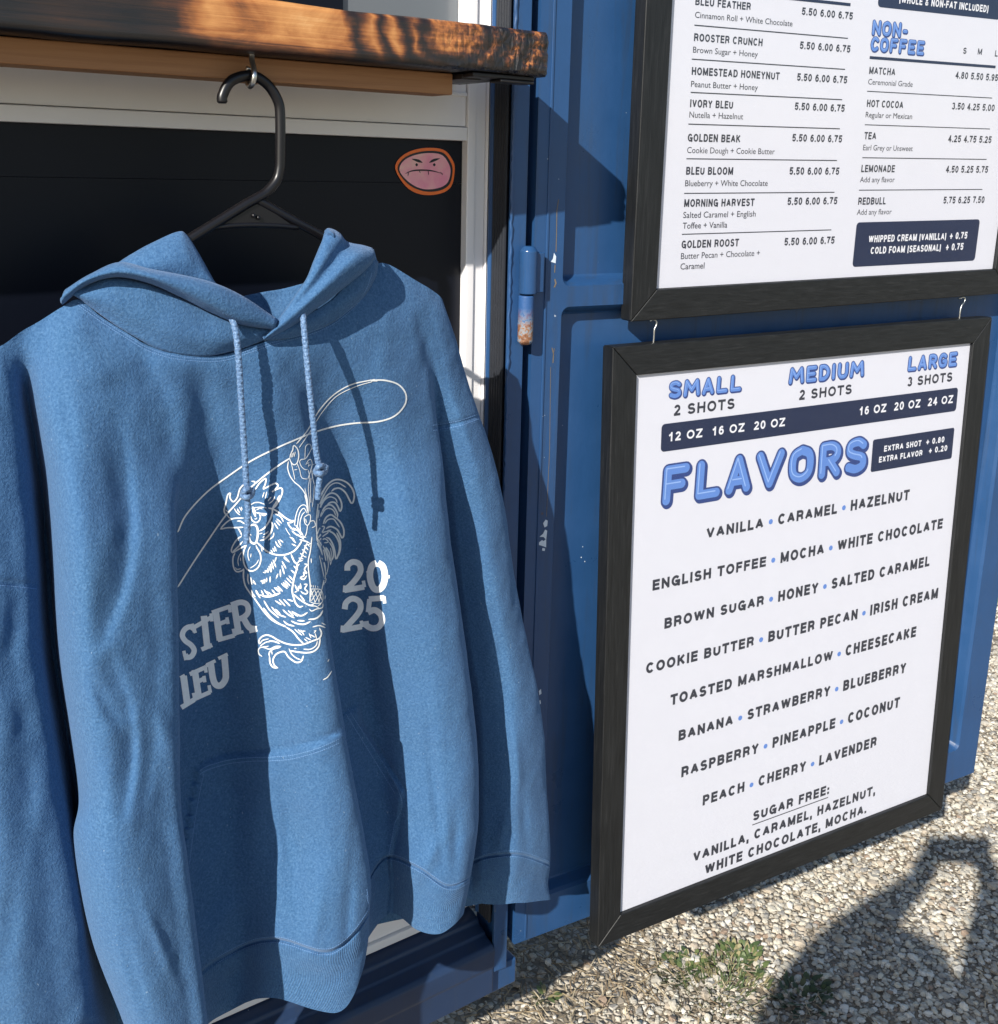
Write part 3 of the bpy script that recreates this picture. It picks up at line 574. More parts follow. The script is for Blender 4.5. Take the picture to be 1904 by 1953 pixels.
crease([(214,760),(232,860),(241,940),(244,1012),(240,1065),(229,1123),(206,1185),(170,1260)], 17, 8.5, 5, 11); crease([(238,1330),(248,1395),(250,1440),(245,1490),(230,1570)], 12, 7, 5, 11); crease([(205,1240),(222,1290),(240,1340),(247,1380)], 14, 4, 5, 11)
SEAM_N = [(150,571),(195,604),(250,639),(285,659),(340,675),(420,679),(480,662),(515,650),(540,643),(590,629),(640,607),(690,562),(712,512)]
SL_SEAM = [(-70,1096),(-20,1108),(20,1112),(70,1117)]
SR_SEAM = [(826,816),(850,812),(880,806),(918,792)]
POCK = [(375,1465),(388,1457),(410,1449),(440,1441),(480,1438),(520,1437),(560,1433),(610,1418),(652,1398),(650,1345),(656,1335),(664,1340),(770,1510),(758,1580),(745,1645),(746,1700),(720,1950),(300,2000),(344,1662)]
groove(SL_SEAM, 5, 3.0, 0, 5); groove(SR_SEAM, 4, 2.2, 20, 25)
D_ = D_ - np.exp(-((rowp[:, None] - NSEAM) / .055)**2) * .32 - .12/(1+np.exp(-(rowp[:, None]-NSEAM)/.03))
# pocket: a second layer of cloth, raised over the front
def inside(poly):
    P = np.array(poly, float); r = np.zeros(X.shape, bool); j = len(P) - 1
    for i in range(len(P)):
        c = ((P[i, 1] > Y_) != (P[j, 1] > Y_)) & (X < (P[j, 0]-P[i, 0]) * (Y_-P[i, 1]) / (P[j, 1]-P[i, 1] + 1e-9) + P[i, 0]); r ^= c; j = i
    return r
PM = inside(POCK) & (colp[None, :] >= 11) & (colp[None, :] < 20) & (rowp[:, None] <= NSEAM - .04)
sd = sdist(POCK); sgn = np.where(PM, sd, -sd)
cn_ = (colp[None, :] > 12) & (colp[None, :] <= 15.02) & (X > 612) & (Y_ < 1430); sgn = np.where(cn_, Y_ - np.interp(X, [610, 652, 680], [1418, 1398, 1390]), sgn); PM = np.where(cn_, sgn > 0, PM)
zone = ((colp > 15.02) & (colp < 16.7))[None, :] & (rowp[:, None] < 6.6); rt_ = np.interp(colp, [15, 16, 16.7], [5.766, 5.68, 5.615])[None, :]
sgn = np.where(zone, (rowp[:, None] - rt_)*240, sgn); PM = np.where(zone, sgn > 0, PM)
pk = np.clip((sgn + 3.2) / 6.4, 0, 1); pk = pk*pk*(3-2*pk) * ((colp[None, :] >= 11) & (colp[None, :] < 20))
D_ = D_ + pk * .42 - np.exp(-((sgn+4)/3.4)**2) * .18 * ((colp[None, :] >= 11) & (colp[None, :] < 20))
groove(POCK[:9], 1, 0) 
V = np.empty((NR, NK, 3))
for i in range(NR):
    for j in range(NK):
        x, y, d = X[i, j], Y_[i, j], D_[i, j]
        p = P3(x, y, d)
        n_ = noise.fractal(Vector((p.x*11, p.y*11, p.z*7)), .9, 2, 3) * .0028 + noise.noise(Vector((p.x*70, p.y*70, p.z*60))) * .0006 + noise.noise(Vector((p.x*34, p.y*34, p.z*16+5))) * .0010
        V[i, j] = (p.x, p.y - n_, p.z)
tu = np.gradient(V, axis=1); tv = np.gradient(V, axis=0); NRM = np.cross(tv, tu); NRM /= np.linalg.norm(NRM, axis=2)[..., None] + 1e-12
NRM *= np.where((NRM @ np.array([.3, -1, 0])).mean() < 0, -1, 1)
arc = np.concatenate([np.zeros((NR, 1)), np.cumsum(np.linalg.norm(np.diff(V, axis=1), axis=2), 1)], 1)
def sheet(name, fmask, mat_, parent, thick=0):
    """faces of the front grid picked by mask (NR-1, NK-1); normals and uv come from the whole grid"""
    idx = -np.ones((NR, NK), int); fs = []
    ii, jj = np.nonzero(fmask)
    used = np.zeros((NR, NK), bool)
    for a, b in ((0, 0), (1, 0), (0, 1), (1, 1)): used[ii+a, jj+b] = True
    idx[used] = np.arange(used.sum()); vs = V[used]; nn = NRM[used]; uvs = np.stack([arc[used], np.broadcast_to(rowp[:, None], (NR, NK))[used]], 1)
    F = np.stack([idx[ii, jj], idx[ii+1, jj], idx[ii+1, jj+1], idx[ii, jj+1]], 1)
    o = mesh(name, vs, F.tolist(), mat_, parent, True); me = o.data
    uv = me.uv_layers.new(name='UVMap'); li = np.array([l.vertex_index for l in me.loops]); uv.data.foreach_set('uv', uvs[li].ravel())
    me.normals_split_custom_set_from_vertices([tuple(x) for x in nn])
    return o
fr, fc = (rowp[:-1] + .5/NV)[:, None], (colp[:-1] + .5/NU)[None, :]
ALL = np.ones((NR-1, NK-1), bool)
gap = (fc > 4.75) & (fc < 5.6) & (fr > 7.2)                    # the slit between sleeve and body
cuffrow = fr > NSEAM
rs_row = np.interp(np.arange(NK), [0, NK], [0, 0])
Yc = .25*(Y_[:-1, :-1] + Y_[1:, :-1] + Y_[:-1, 1:] + Y_[1:, 1:]); Xc = .25*(X[:-1, :-1] + X[1:, :-1] + X[:-1, 1:] + X[1:, 1:])
lsl = (fc < 5) & (Yc > np.interp(Xc, [-70, -20, 20, 70], [1096, 1108, 1112, 1117])) & ~gap
rsl = (fc > 21) & (Yc > np.interp(Xc, [826, 850, 880, 918], [816, 812, 806, 792])) & (fr > 1.5)
PF = PM[:-1, :-1] & PM[1:, 1:]
sheet('pocket', PF, M['fabric'], hood_)
body = sheet('body', ~gap & ~lsl & ~rsl & ~cuffrow & ~PF, M['fabric'], hood_)
sheet('sleeve', lsl & ~cuffrow, M['fabric'], hood_); sheet('sleeve', rsl & ~cuffrow, M['fabric'], hood_)
sheet('cuff', lsl & cuffrow, M['rib'], hood_); sheet('cuff', rsl & cuffrow, M['rib'], hood_)
sheet('waistband', cuffrow & (fc > 5) & (fc < 21) & ~gap, M['rib'], hood_)
# back of the sweatshirt: one loose sheet behind the front, joined at its outline
BK = RW[:, [0, 2, 4, 7, 10, 13, 16, 19, 22, 24, 25]].copy()
BK[:, 1:-1, 2] = -6.0 + .8*np.sin(np.arange(9)*2.1)[None, :]
BK[0, :, 2] = [-3, -1.2, -1, -.5, -2.6, -4, -4, -2.6, -1, -1, -3]; BK[0, 3:7, 1] = [600, 650, 655, 640]; BK[1, 1:-1, 2] = -3.2
BK[:, 1:-1, 0] = BK[:, :1, 0] + (BK[:, -1:, 0]-BK[:, :1, 0]) * np.linspace(0, 1, 11)[None, 1:-1]
lo = np.interp(BK[-1, :, 0], [-150, 300, 400, 700, 1040], [2160, 1990, 1928, 1766, 1700]); BK[-1, :, 1] = lo; BK[-2, :, 1] = lo - 60; BK[-3, :, 1] = lo - 120
for r_ in range(1, NSEAM): BK[r_, 1:-1, 1] = np.interp(BK[r_, 1:-1, 0], [BK[r_, 0, 0], BK[r_, -1, 0]], [BK[r_, 0, 1], BK[r_, -1, 1]])
BG = spline(spline(BK, 8).transpose(1, 0, 2), 8).transpose(1, 0, 2)
vs = [P3(*BG[i, j]) for i in range(BG.shape[0]) for j in range(BG.shape[1])]; nb = BG.shape[1]
mesh('back', vs, [(i*nb+j, i*nb+j+1, (i+1)*nb+j+1, (i+1)*nb+j) for i in range(BG.shape[0]-1) for j in range(nb-1)], M['fabric'], hood_, True)

# hood: several layers of folded cloth in one mesh
z3 = lambda L, d: [(x*.5, 409+y*.5, dd) for (x, y), dd in zip(L, d if isinstance(d, (list, tuple)) else [d]*len(L))]
HB = MB()
def patch(rows, nu=10, nv=8, thick=.0028, amp=.0012):
    n0 = max(len(r) for r in rows); R_ = []
    for r in rows:
        r = np.array(r, float)
        if len(r) != n0:
            s = np.linspace(0, 1, len(r)); t = np.linspace(0, 1, n0); r = np.stack([np.interp(t, s, r[:, k]) for k in range(3)], 1)
        R_.append(r)
    g = spline(spline(np.array(R_), nv).transpose(1, 0, 2), nu).transpose(1, 0, 2); a, b = g.shape[:2]
    P = np.array([[P3(*g[i, j]) for j in range(b)] for i in range(a)])
    for i in range(a):
        for j in range(b):
            q_ = Vector(P[i, j]); P[i, j, 1] -= noise.fractal(q_*16, .9, 2, 3)*amp*1.6
    n_ = np.cross(np.gradient(P, axis=1), np.gradient(P, axis=0)); n_ /= np.linalg.norm(n_, axis=2)[..., None] + 1e-12
    if n_[..., 1].mean() > 0: n_ = -n_
    B = P - n_*thick
    vs = [tuple(p) for p in P.reshape(-1, 3)] + [tuple(p) for p in B.reshape(-1, 3)]; o = a*b
    fs = [(i*b+j, i*b+j+1, (i+1)*b+j+1, (i+1)*b+j) for i in range(a-1) for j in range(b-1)]
    fs += [tuple(o+k for k in reversed(f)) for f in fs]
    for i in range(a-1): fs += [(i*b, (i+1)*b, o+(i+1)*b, o+i*b), (i*b+b-1, o+i*b+b-1, o+(i+1)*b+b-1, (i+1)*b+b-1)]
    for j in range(b-1): fs += [(j, o+j, o+j+1, j+1), ((a-1)*b+j, (a-1)*b+j+1, o+(a-1)*b+j+1, o+(a-1)*b+j)]
    HB.add(vs, fs)
# left half: collar, rolled edge
patch([z3([(302,322),(410,402),(492,454),(620,520),(760,542),(900,519),(1000,484),(1030,470)], [2.4,3.3,3.9,4.5,4.7,4.8,4.9,4.9]),
       z3([(272,296),(418,336),(540,388),(680,440),(800,474),(900,476),(985,456),(1036,450)], [2.8,4.2,5.0,5.5,5.6,5.6,5.4,5.4]),
       z3([(325,262),(420,252),(545,275),(660,322),(780,380),(880,418),(970,432),(1040,440)], [2.2,3.8,4.6,5.0,5.2,5.4,5.2,5.2]),
       z3([(330,250),(420,236),(545,255),(660,300),(780,355),(880,395),(970,420),(1042,432)], [1.4,2.6,3.6,4.2,4.6,4.8,4.8,4.8])])
patch([z3([(238,345),(330,272),(440,240),(565,262),(690,316),(800,372),(920,420),(1048,441)], [2.0,3.0,4.2,5.0,5.4,5.6,5.8,5.6]),
       z3([(235,328),(330,258),(445,226),(570,245),(695,294),(810,348),(925,402),(1052,434)], [2.8,4.2,5.8,6.8,7.2,7.2,7.0,6.2]),
       z3([(238,305),(332,243),(450,205),(572,226),(700,262),(815,305),(930,360),(1056,420)], [3.0,4.4,5.9,6.9,7.4,7.5,7.2,6.5]),
       z3([(246,288),(338,231),(452,186),(572,211),(702,236),(820,268),(932,320),(1062,404)], [2.4,3.6,5.0,6.0,6.6,6.8,6.6,6.2]),
       z3([(256,284),(345,228),(456,182),(576,208),(706,233),(824,264),(934,316),(1064,402)], [1.2,2.4,3.6,4.6,5.2,5.4,5.2,5.0]),
       z3([(262,300),(350,245),(462,200),(580,226),(708,250),(826,282),(934,334),(1064,412)], [.6,1.4,2.6,3.6,4.2,4.4,4.4,4.4])])
# left flap lying over the hanger
patch([z3([(430,235),(500,245),(580,255),(680,270),(740,275),(790,280),(836,290)], [2.4,3.0,3.4,3.8,4.0,4.2,4.2]),
       z3([(440,205),(500,205),(585,205),(690,215),(750,230),(795,248),(830,272)], [2.4,3.4,4.2,4.4,4.4,4.4,4.2]),
       z3([(448,190),(505,170),(590,160),(695,150),(748,180),(785,215),(822,258)], [2.0,3.0,3.8,4.2,4.2,4.2,4.0]),
       z3([(446,186),(500,152),(580,112),(676,74),(716,92),(764,160),(816,252)], [1.4,2.0,2.6,2.8,3.0,3.4,3.6]),
       z3([(447,186),(502,151),(580,108),(678,68),(712,76),(761,152),(816,250)], [.6,1.0,1.4,1.6,1.8,2.4,3.0]),
       z3([(450,192),(508,158),(584,116),(680,76),(708,84),(758,160),(812,256)], [-1,-1.5,-1.5,-1.2,-.8,.4,1.6])])
# right half: collar behind, fold in front
patch([z3([(1020,482),(1090,474),(1180,450),(1280,405),(1382,322),(1432,240),(1442,180)], [4.8,4.8,4.4,3.8,2.8,1.8,1.2]),
       z3([(1020,474),(1090,450),(1180,415),(1280,360),(1375,290),(1424,225),(1437,172)], [5.2,5.4,5.2,4.6,3.8,2.8,1.8]),
       z3([(1022,465),(1092,425),(1180,380),(1280,315),(1350,215),(1398,172),(1426,132)], [5.0,5.2,5.0,4.4,3.6,2.8,1.6])])
patch([z3([(1012,484),(1096,438),(1186,378),(1300,292),(1396,210),(1430,166),(1424,132)], [5.0,5.4,5.4,5.0,4.4,3.6,2.4]),
       z3([(1010,478),(1098,422),(1188,358),(1298,268),(1388,192),(1424,152),(1416,126)], [5.6,6.4,6.6,6.4,5.8,4.6,3.0]),
       z3([(1014,470),(1102,395),(1192,322),(1280,236),(1350,165),(1385,135),(1384,116)], [5.8,6.8,7.2,7.0,6.4,5.2,3.4]),
       z3([(1022,455),(1104,368),(1190,285),(1258,196),(1310,140),(1330,115),(1328,103)], [5.6,6.4,6.6,6.0,5.2,4.2,3.0]),
       z3([(1036,436),(1106,350),(1182,260),(1228,185),(1270,125),(1300,92),(1300,72)], [5.4,6.2,6.6,6.4,5.8,5.2,3.6]),
       z3([(1050,416),(1108,338),(1170,250),(1203,180),(1240,112),(1264,74),(1268,54)], [5.2,5.8,6.2,6.0,5.6,5.0,3.6]),
       z3([(1058,406),(1110,330),(1165,250),(1192,180),(1226,102),(1238,70),(1246,54)], [4.8,5.0,5.2,5.0,4.6,4.0,3.0]),
       z3([(1062,408),(1116,334),(1172,256),(1200,186),(1234,110),(1244,78),(1250,62)], [3.6,3.6,3.6,3.4,3.0,2.6,2.2])])
patch([z3([(1238,62),(1250,52),(1266,54),(1282,64),(1292,80)], [3.6,3.6,3.6,3.6,3.6]), z3([(1240,76),(1252,64),(1264,68),(1276,80),(1284,96)], [4.4,5.2,5.4,5.4,4.6]), z3([(1244,90),(1256,84),(1264,88),(1272,98),(1276,110)], [4.4,5.0,5.2,5.2,5.0])], 5, 5)
# inner back of the neck and the shaded lining behind the right fold
patch([z3([(905,316),(960,304),(1020,293),(1080,283),(1160,262)], [-2.2,-2.6,-2.6,-2.4,-1.6]), z3([(925,360),(980,350),(1030,345),(1090,335),(1165,320)], [-1.8,-2.0,-2.0,-1.8,-1.2]), z3([(960,430),(1000,440),(1040,445),(1090,440),(1160,420)], [0,0,0,0,0])], 6, 6)
hoodm = HB.build('hood', M['fabric'], hood_, smooth=True)

# ray casts onto what has been built
allo = [o for o in hood_.children if o.type == 'MESH']
bv, bf = [], []
for o in allo:
    n0 = len(bv); bv += [v.co.copy() for v in o.data.vertices]; bf += [tuple(i+n0 for i in p.vertices) for p in o.data.polygons]
BVH = BVHTree.FromPolygons(bv, bf)
CO = Vector((0, 0, H))
def hit(x, y, off=.0004):
    r = Vector(ray(x, y)); h = BVH.ray_cast(CO, r)
    if h[0] is None: return None
    return h[0] - r*off
# drawstrings: braided cords with an overhand knot
def braid(pts, name):
    P = spline(np.array(pts, float), 14); k = len(P); p3 = [P3(*p) for p in P]
    mb = MB(); n = 14; vs = []; L = 0; up = None
    for i, p in enumerate(p3):
        t = (p3[min(i+1, k-1)] - p3[max(i-1, 0)]).normalized(); L += (p - p3[max(i-1, 0)]).length
        if up is None: up = t.orthogonal().normalized()
        up = (up - t*up.dot(t)).normalized(); b = t.cross(up)
        for j in range(n):
            a = 2*pi*j/n; r_ = .0027 + .0006*max(sin(4*a + L*2*pi/.0075), sin(4*a - L*2*pi/.0075 + 1.2))*.8
            vs.append(p + (up*cos(a) + b*sin(a))*r_)
    mb.add(vs, [(i*n+j, i*n+(j+1) % n, (i+1)*n+(j+1) % n, (i+1)*n+j) for i in range(k-1) for j in range(n)] + [tuple(range(n-1, -1, -1)), tuple((k-1)*n+j for j in range(n))])
    return mb
def densify(pts, step=5):
    P = np.array(pts, float); out = []
    for a, b in zip(P[:-1], P[1:]):
        m_ = max(1, int(np.hypot(*(b-a)[:2])/step)); out += [tuple(a + (b-a)*t/m_) for t in range(m_)]
    return out + [tuple(P[-1])]
def smoothpath(pts, step=4): return densify(spline(np.array(pts, float), 6), step)
def cord():
    t = NT('braided_cord'); co = t.coord(); f = t.noise(co, 700, 2)
    t.base(t.ramp(f, [(.35, (.055, .12, .25)), (.6, (.13, .235, .40)), (.78, (.29, .42, .60))])).set(Roughness=.55, Sheen_Weight=.2); return t.m
M['cord'] = cord()
for path, kn in (([(437,592,4.4),(442,606,5.9),(449,628,6.6),(455,680,6.9),(460,760,6.8),(465,840,6.7),(469,905,6.6),(471,940,6.6),(473,970,6.6),(472,1000,6.5),(470,1036,6.4)], (471,942,6.8)),
                 ([(576,588,5.0),(578,602,6.5),(580,625,7.0),(584,670,7.4),(590,735,7.6),(597,800,7.6),(603,860,7.5),(609,890,7.5),(611,905,7.4),(608,925,7.4),(606,952,7.3)], (611,897,7.8))):
    mb = braid(smoothpath(path, 2.2), 'drawstring')
    kx, ky, kd = kn
    mb2 = braid(smoothpath([(kx-7,ky+7,kd-.5),(kx-4,ky-6,kd+.5),(kx+5,ky-8,kd+.2),(kx+9,ky+1,kd-.2),(kx+1,ky+6,kd+.6),(kx-8,ky+3,kd),(kx-2,ky-7,kd-.6),(kx+8,ky-4,kd+.2),(kx+11,ky-7,kd)], 2), 'k')
    mb.add(mb2.v, mb2.f); mb.build('drawstring', M['cord'], hood_, smooth=True)
# stitching along the seams
sb = MB()
def stitches(path, off2=(0, 0), gap_=4.2, ln=2.9, r_=.00042):
    P = spline(np.array(path, float), 10); s = np.concatenate([[0], np.cumsum(np.hypot(*np.diff(P, axis=0).T))]); t = 0
    while t + ln < s[-1]:
        a = [np.interp(t, s, P[:, k]) + off2[k] for k in (0, 1)]; b = [np.interp(t+ln, s, P[:, k]) + off2[k] for k in (0, 1)]
        h0, h1 = hit(*a, -.0001), hit(*b, -.0001)
        if h0 and h1 and (h0-h1).length < .008: sb.tube([h0, h1], r_, 5)
        t += gap_
stitches(SEAM_N, (-1, 5)); stitches(SEAM_N, (-2, 10)); stitches(SL_SEAM, (0, 6)); stitches(SR_SEAM, (1, 5)); stitches(SR_SEAM, (1, -5))
stitches([(381,1470),(392,1463),(412,1456),(440,1449),(480,1445),(520,1444),(560,1440),(610,1426),(648,1409)]); stitches([(381,1477),(392,1470),(412,1463),(440,1456),(480,1452),(520,1451),(560,1447),(610,1433),(648,1417)])
stitches([(389,1476),(381,1512),(371,1572),(361,1652)]); stitches([(664,1352),(762,1512),(752,1575),(742,1630)]); stitches([(660,1362),(754,1514)])
for ca, cb, off in ((11.6, 16.1, -6), (17, 20.6, -6), (22, 24.8, -6), (11.6, 16.1, 5), (17, 20.6, 5), (22, 24.8, 5)):
    rI = int(NSEAM*NV); js = range(int(ca*NU), int(cb*NU), 4); stitches([(X[rI, j], Y_[rI, j]) for j in js], (0, off))
sb.build('stitching', M['stitch'], hood_)
# white print on the chest: strokes laid on the cloth
CHEST = []
def fr_(ox, oy, k): return lambda L: [(ox + k*x, oy + k*y) for x, y in L]
ZA, ZB_, ZC, ZD, ZE, Z8 = fr_(403, 944.4, .13225), fr_(403, 818.5, .16534), fr_(528.9, 818.5, .12893), fr_(403, 1101.9, .13225), fr_(327.4, 1070.4, .23148), fr_(302.2, 680, .35472)
class Ink:
    def __init__(s): s.mb = MB()
    def ribbon(s, pts, w_, off=.0006, taper=True, smooth=True, step=2.0):
        P = np.array(pts, float)
        if smooth and len(P) > 2: P = spline(P, 5)
        d = np.concatenate([[0], np.cumsum(np.hypot(*np.diff(P, axis=0).T))])
        if d[-1] < .5: return
        n = max(3, int(d[-1]/step)+1); t = np.linspace(0, d[-1], n); P = np.stack([np.interp(t, d, P[:, k]) for k in (0, 1)], 1)
        T = np.gradient(P, axis=0); T /= np.linalg.norm(T, axis=1)[:, None] + 1e-9; Nn = np.stack([-T[:, 1], T[:, 0]], 1)
        ww = np.full(n, w_*.5)
        if taper: ww = ww*np.clip(.35 + np.minimum(t, d[-1]-t)/(w_*2.2), .35, 1)
        row = []
        for p, nn, w2 in zip(P, Nn, ww):
            a, b = hit(*(p+nn*w2), off), hit(*(p-nn*w2), off)
            if a is None or b is None or (a-b).length > .012: s.flush(row); row = []; continue
            if row and (a-row[-1][0]).length > .012: s.flush(row); row = []
            row.append((a, b))
        s.flush(row)
    def flush(s, row):
        n = len(row)
        if n < 2: return
        s.mb.add([a for a, b in row] + [b for a, b in row], [(i, i+1, n+i+1, n+i) for i in range(n-1)])
    def fan(s, pts, off=.0006):
        h = [hit(*p, off) for p in pts]
        if all(h): s.mb.add(h, [tuple(range(len(h)))])
ink = Ink()
def S(tr, w_, *strokes, **kw):
    for L in strokes: ink.ribbon(tr(L), w_*(1.18 if tr is ZE else 1.32 if tr is ZC else 1.0), **kw)
# rope and loop
S(Z8, 2.9, [(104,945),(150,850),(260,730),(380,640),(500,560),(640,490),(720,455),(830,410),(950,375),(1060,358),(1180,350),(1270,320),(1325,260),(1330,200),(1290,150),(1220,128),(1160,127)], [(104,1240),(180,1120),(260,1000),(350,870),(420,790),(480,720),(560,650),(640,590),(708,546)])
S(Z8, 2.2, [(1150,125),(1040,150),(950,200),(880,270),(840,330),(800,400),(742,470)]); S(Z8, 1.5, [(1152,134),(1060,162),(960,212),(890,287),(850,347),(810,412),(757,490)])
S(Z8, 5.5, [(1143,129),(1160,127),(1178,131)])
# head: beak, face, wattles
S(ZA, 2.7, [(130,490),(180,430),(250,370),(330,335),(470,330)], [(130,492),(230,470),(350,468),(465,462)], [(380,470),(420,530),(440,585)], [(370,375),(420,375),(490,420)],
  [(440,590),(370,640),(310,730),(290,800),(312,828),(380,790),(470,740),(510,720)], [(300,828),(390,740),(455,665)], [(345,830),(315,900),(315,1000),(340,1080),(380,1105),(440,1090),(470,1060)],
  [(510,720),(475,790),(460,880),(470,980),(510,1060),(570,1095),(640,1075),(690,1020),(715,930),(705,840),(660,760),(645,720)])
S(ZA, 1.7, [(440,820),(400,880),(385,950),(395,1020)], [(345,1040),(370,1070),(430,1060)], [(565,740),(535,800),(530,880),(550,950)], [(575,840),(568,900)], [(560,1052),(600,1030),(650,990),(685,930)], [(420,900),(425,950)], [(400,640),(380,665)])
S(ZA, 4.0, [(560,445),(610,425),(655,450),(672,520),(665,620),(640,690),(600,695),(555,650),(540,560),(548,480),(565,440)]); S(ZA, 7, [(598,165),(620,240),(638,310)]); S(ZA, 2.6, [(570,300),(585,355),(640,395),(690,370),(710,310),(690,270)], [(640,250),(720,265),(800,268)], [(720,285),(765,292),(800,272)], [(550,560),(580,580)])
S(ZA, 1.9, [(570,140),(620,110),(690,105),(770,132)], [(585,190),(650,178),(740,175),(800,186)], [(650,215),(700,190),(740,200)], [(620,340),(650,345),(660,320)])
# comb
S(ZB_, 2.8, [(165,990),(148,930),(170,850),(190,760),(222,738),(215,790),(255,838),(300,790),(330,690),(382,630)], [(505,700),(560,620),(630,568),(622,640),(600,690),(680,650),(740,625),(772,650),(735,700),(700,724),(760,690),(812,682),(820,730),(790,810),(740,890),(700,920)], [(462,600),(505,610),(490,655)])
S(ZB_, 2.0, [(590,790),(612,725)], [(622,802),(642,720)], [(655,830),(692,780)], [(665,860),(710,825),(735,775)], [(300,915),(330,965)], [(328,900),(352,945)], [(345,895),(360,930)], [(170,970),(205,1020),(240,1035)], [(165,930),(200,960)])
S(ZA, 2.0, [(330,190),(370,250),(420,290)], [(372,200),(400,250)], [(405,170),(440,230)])
# neck, ruff and breast
S(ZA, 3.1, [(985,0),(950,80),(890,180),(880,260),(840,370),(770,470),(690,520)], [(820,185),(890,200),(960,240),(1060,320),(1150,370),(1200,362)], [(860,380),(885,430),(870,520),(820,590),(760,640),(700,655)], [(660,680),(720,740),(790,800),(880,845),(990,865),(1100,850),(1200,800),(1270,720),(1310,650)])
S(ZA, 2.4, [(905,540),(890,600),(820,650)], [(750,570),(800,545),(825,520)], [(740,610),(780,590)], [(915,265),(1000,310),(1042,385)], [(942,340),(1000,390),(1015,410)], [(930,365),(992,440)], [(910,400),(965,490)], [(690,560),(740,545)], [(720,740),(735,815)], [(740,760),(780,795)])
S(ZA, 1.3, [(1070,470),(1110,540),(1142,582)])
S(ZA, 2.7, [(1095,395),(1150,395),(1200,375)], [(1100,400),(1150,470),(1215,512)], [(1160,512),(1230,570),(1300,600),(1340,640)], [(1215,430),(1290,530),(1330,590)], [(1180,470),(1260,520),(1300,580)], [(1270,640),(1350,660),(1420,690)], [(1240,560),(1310,620)], [(1300,600),(1370,610)])
S(ZA, 2.9, [(858,790),(890,830)], [(885,760),(915,820)], [(910,735),(940,812)], [(925,662),(960,730),(1000,752)], [(962,645),(1010,732)], [(985,640),(1040,682)], [(1130,602),(1200,640)], [(1160,622),(1222,690)], [(1160,702),(1228,735)],
  [(745,1112),(785,1115),(775,1080)], [(790,1080),(820,1112),(815,1050)], [(828,1020),(865,1115)], [(850,990),(872,1100)], [(870,960),(900,1070)], [(890,930),(935,1042)], [(940,890),(917,962)], [(935,1205),(965,1130)], [(995,1070),(1000,1182)], [(1018,1010),(1055,1142)], [(1020,950),(1080,1060)], [(1042,900),(1122,962)], [(1050,880),(1130,970)],
  [(708,1245),(732,1230),(745,1275),(770,1210),(772,1275)], [(800,1190),(800,1255)], [(850,1170),(848,1260)])
S(ZA, 3.0, [(720,1370),(760,1452)], [(760,1360),(832,1450)], [(800,1390),(880,1440)], [(872,1360),(932,1430)], [(905,1330),(990,1402)], [(955,1310),(1032,1390)], [(1010,1272),(1100,1350)], [(1058,1230),(1140,1310)], [(1085,1190),(1162,1270)], [(1118,1160),(1182,1230)], [(1148,1080),(1222,1140)], [(1188,1020),(1252,1080)], [(930,1330),(1010,1385)], [(1035,1255),(1115,1330)])
S(ZA, 4.0, [(730,1458),(840,1462),(920,1440),(1000,1410)]); S(ZA, 3.2, [(1150,850),(1200,960),(1240,1000),(1230,1080),(1200,1180),(1180,1280),(1168,1380),(1190,1480),(1220,1560),(1270,1610),(1325,1600)])
S(ZA, 2.8, [(1340,990),(1382,1005),(1345,1070),(1382,1130),(1330,1112),(1340,1160),(1285,1190),(1335,1215),(1378,1160)], [(1335,1285),(1382,1290),(1350,1350),(1390,1390),(1370,1425),(1320,1410),(1290,1385)], [(1205,1290),(1250,1382),(1262,1310),(1292,1350),(1285,1270)], [(1200,1400),(1240,1390)])
S(ZA, 2.6, [(1240,990),(1300,900),(1330,820),(1360,740),(1390,680)], [(1265,955),(1322,940)], [(1258,905),(1330,920)], [(1280,835),(1340,882)], [(1310,780),(1380,842)], [(1338,722),(1400,792)], [(1380,702),(1422,742)], [(1330,880),(1375,895)], [(1220,1040),(1275,990)], [(1395,720),(1440,690)])
# belly and tail coverts
S(ZA, 2.9, [(470,1060),(465,1180),(490,1300),(550,1400),(612,1480)], [(612,1472),(680,1570),(760,1680),(850,1780),(960,1850),(1080,1892)], [(578,1365),(595,1420),(640,1470)], [(638,1370),(680,1440),(740,1440)], [(650,1370),(690,1460),(712,1485)])
S(ZA, 2.5, [(530,1130),(528,1220),(545,1288)], [(570,1182),(588,1292)], [(600,1222),(645,1292)], [(600,1250),(640,1288)])
S(ZA, 3.0, [(920,1520),(1015,1582)], [(978,1500),(1070,1602)], [(1040,1500),(1142,1602)], [(1098,1502),(1185,1532)], [(758,1520),(830,1640),(890,1700),(980,1772)], [(868,1610),(960,1712),(1080,1762)], [(920,1640),(1000,1720)], [(1030,1650),(1110,1722),(1202,1772)], [(1108,1662),(1190,1742)], [(1160,1670),(1250,1752)], [(1172,1682),(1290,1740),(1392,1692)], [(1190,1430),(1270,1500),(1360,1560),(1430,1590),(1482,1570)], [(1280,1440),(1352,1532)],
  [(1040,1810),(1100,1862),(1202,1890)], [(1150,1812),(1230,1850),(1340,1862),(1432,1822)], [(1240,1808),(1350,1815)], [(1400,1792),(1500,1782),(1572,1732),(1612,1660)])
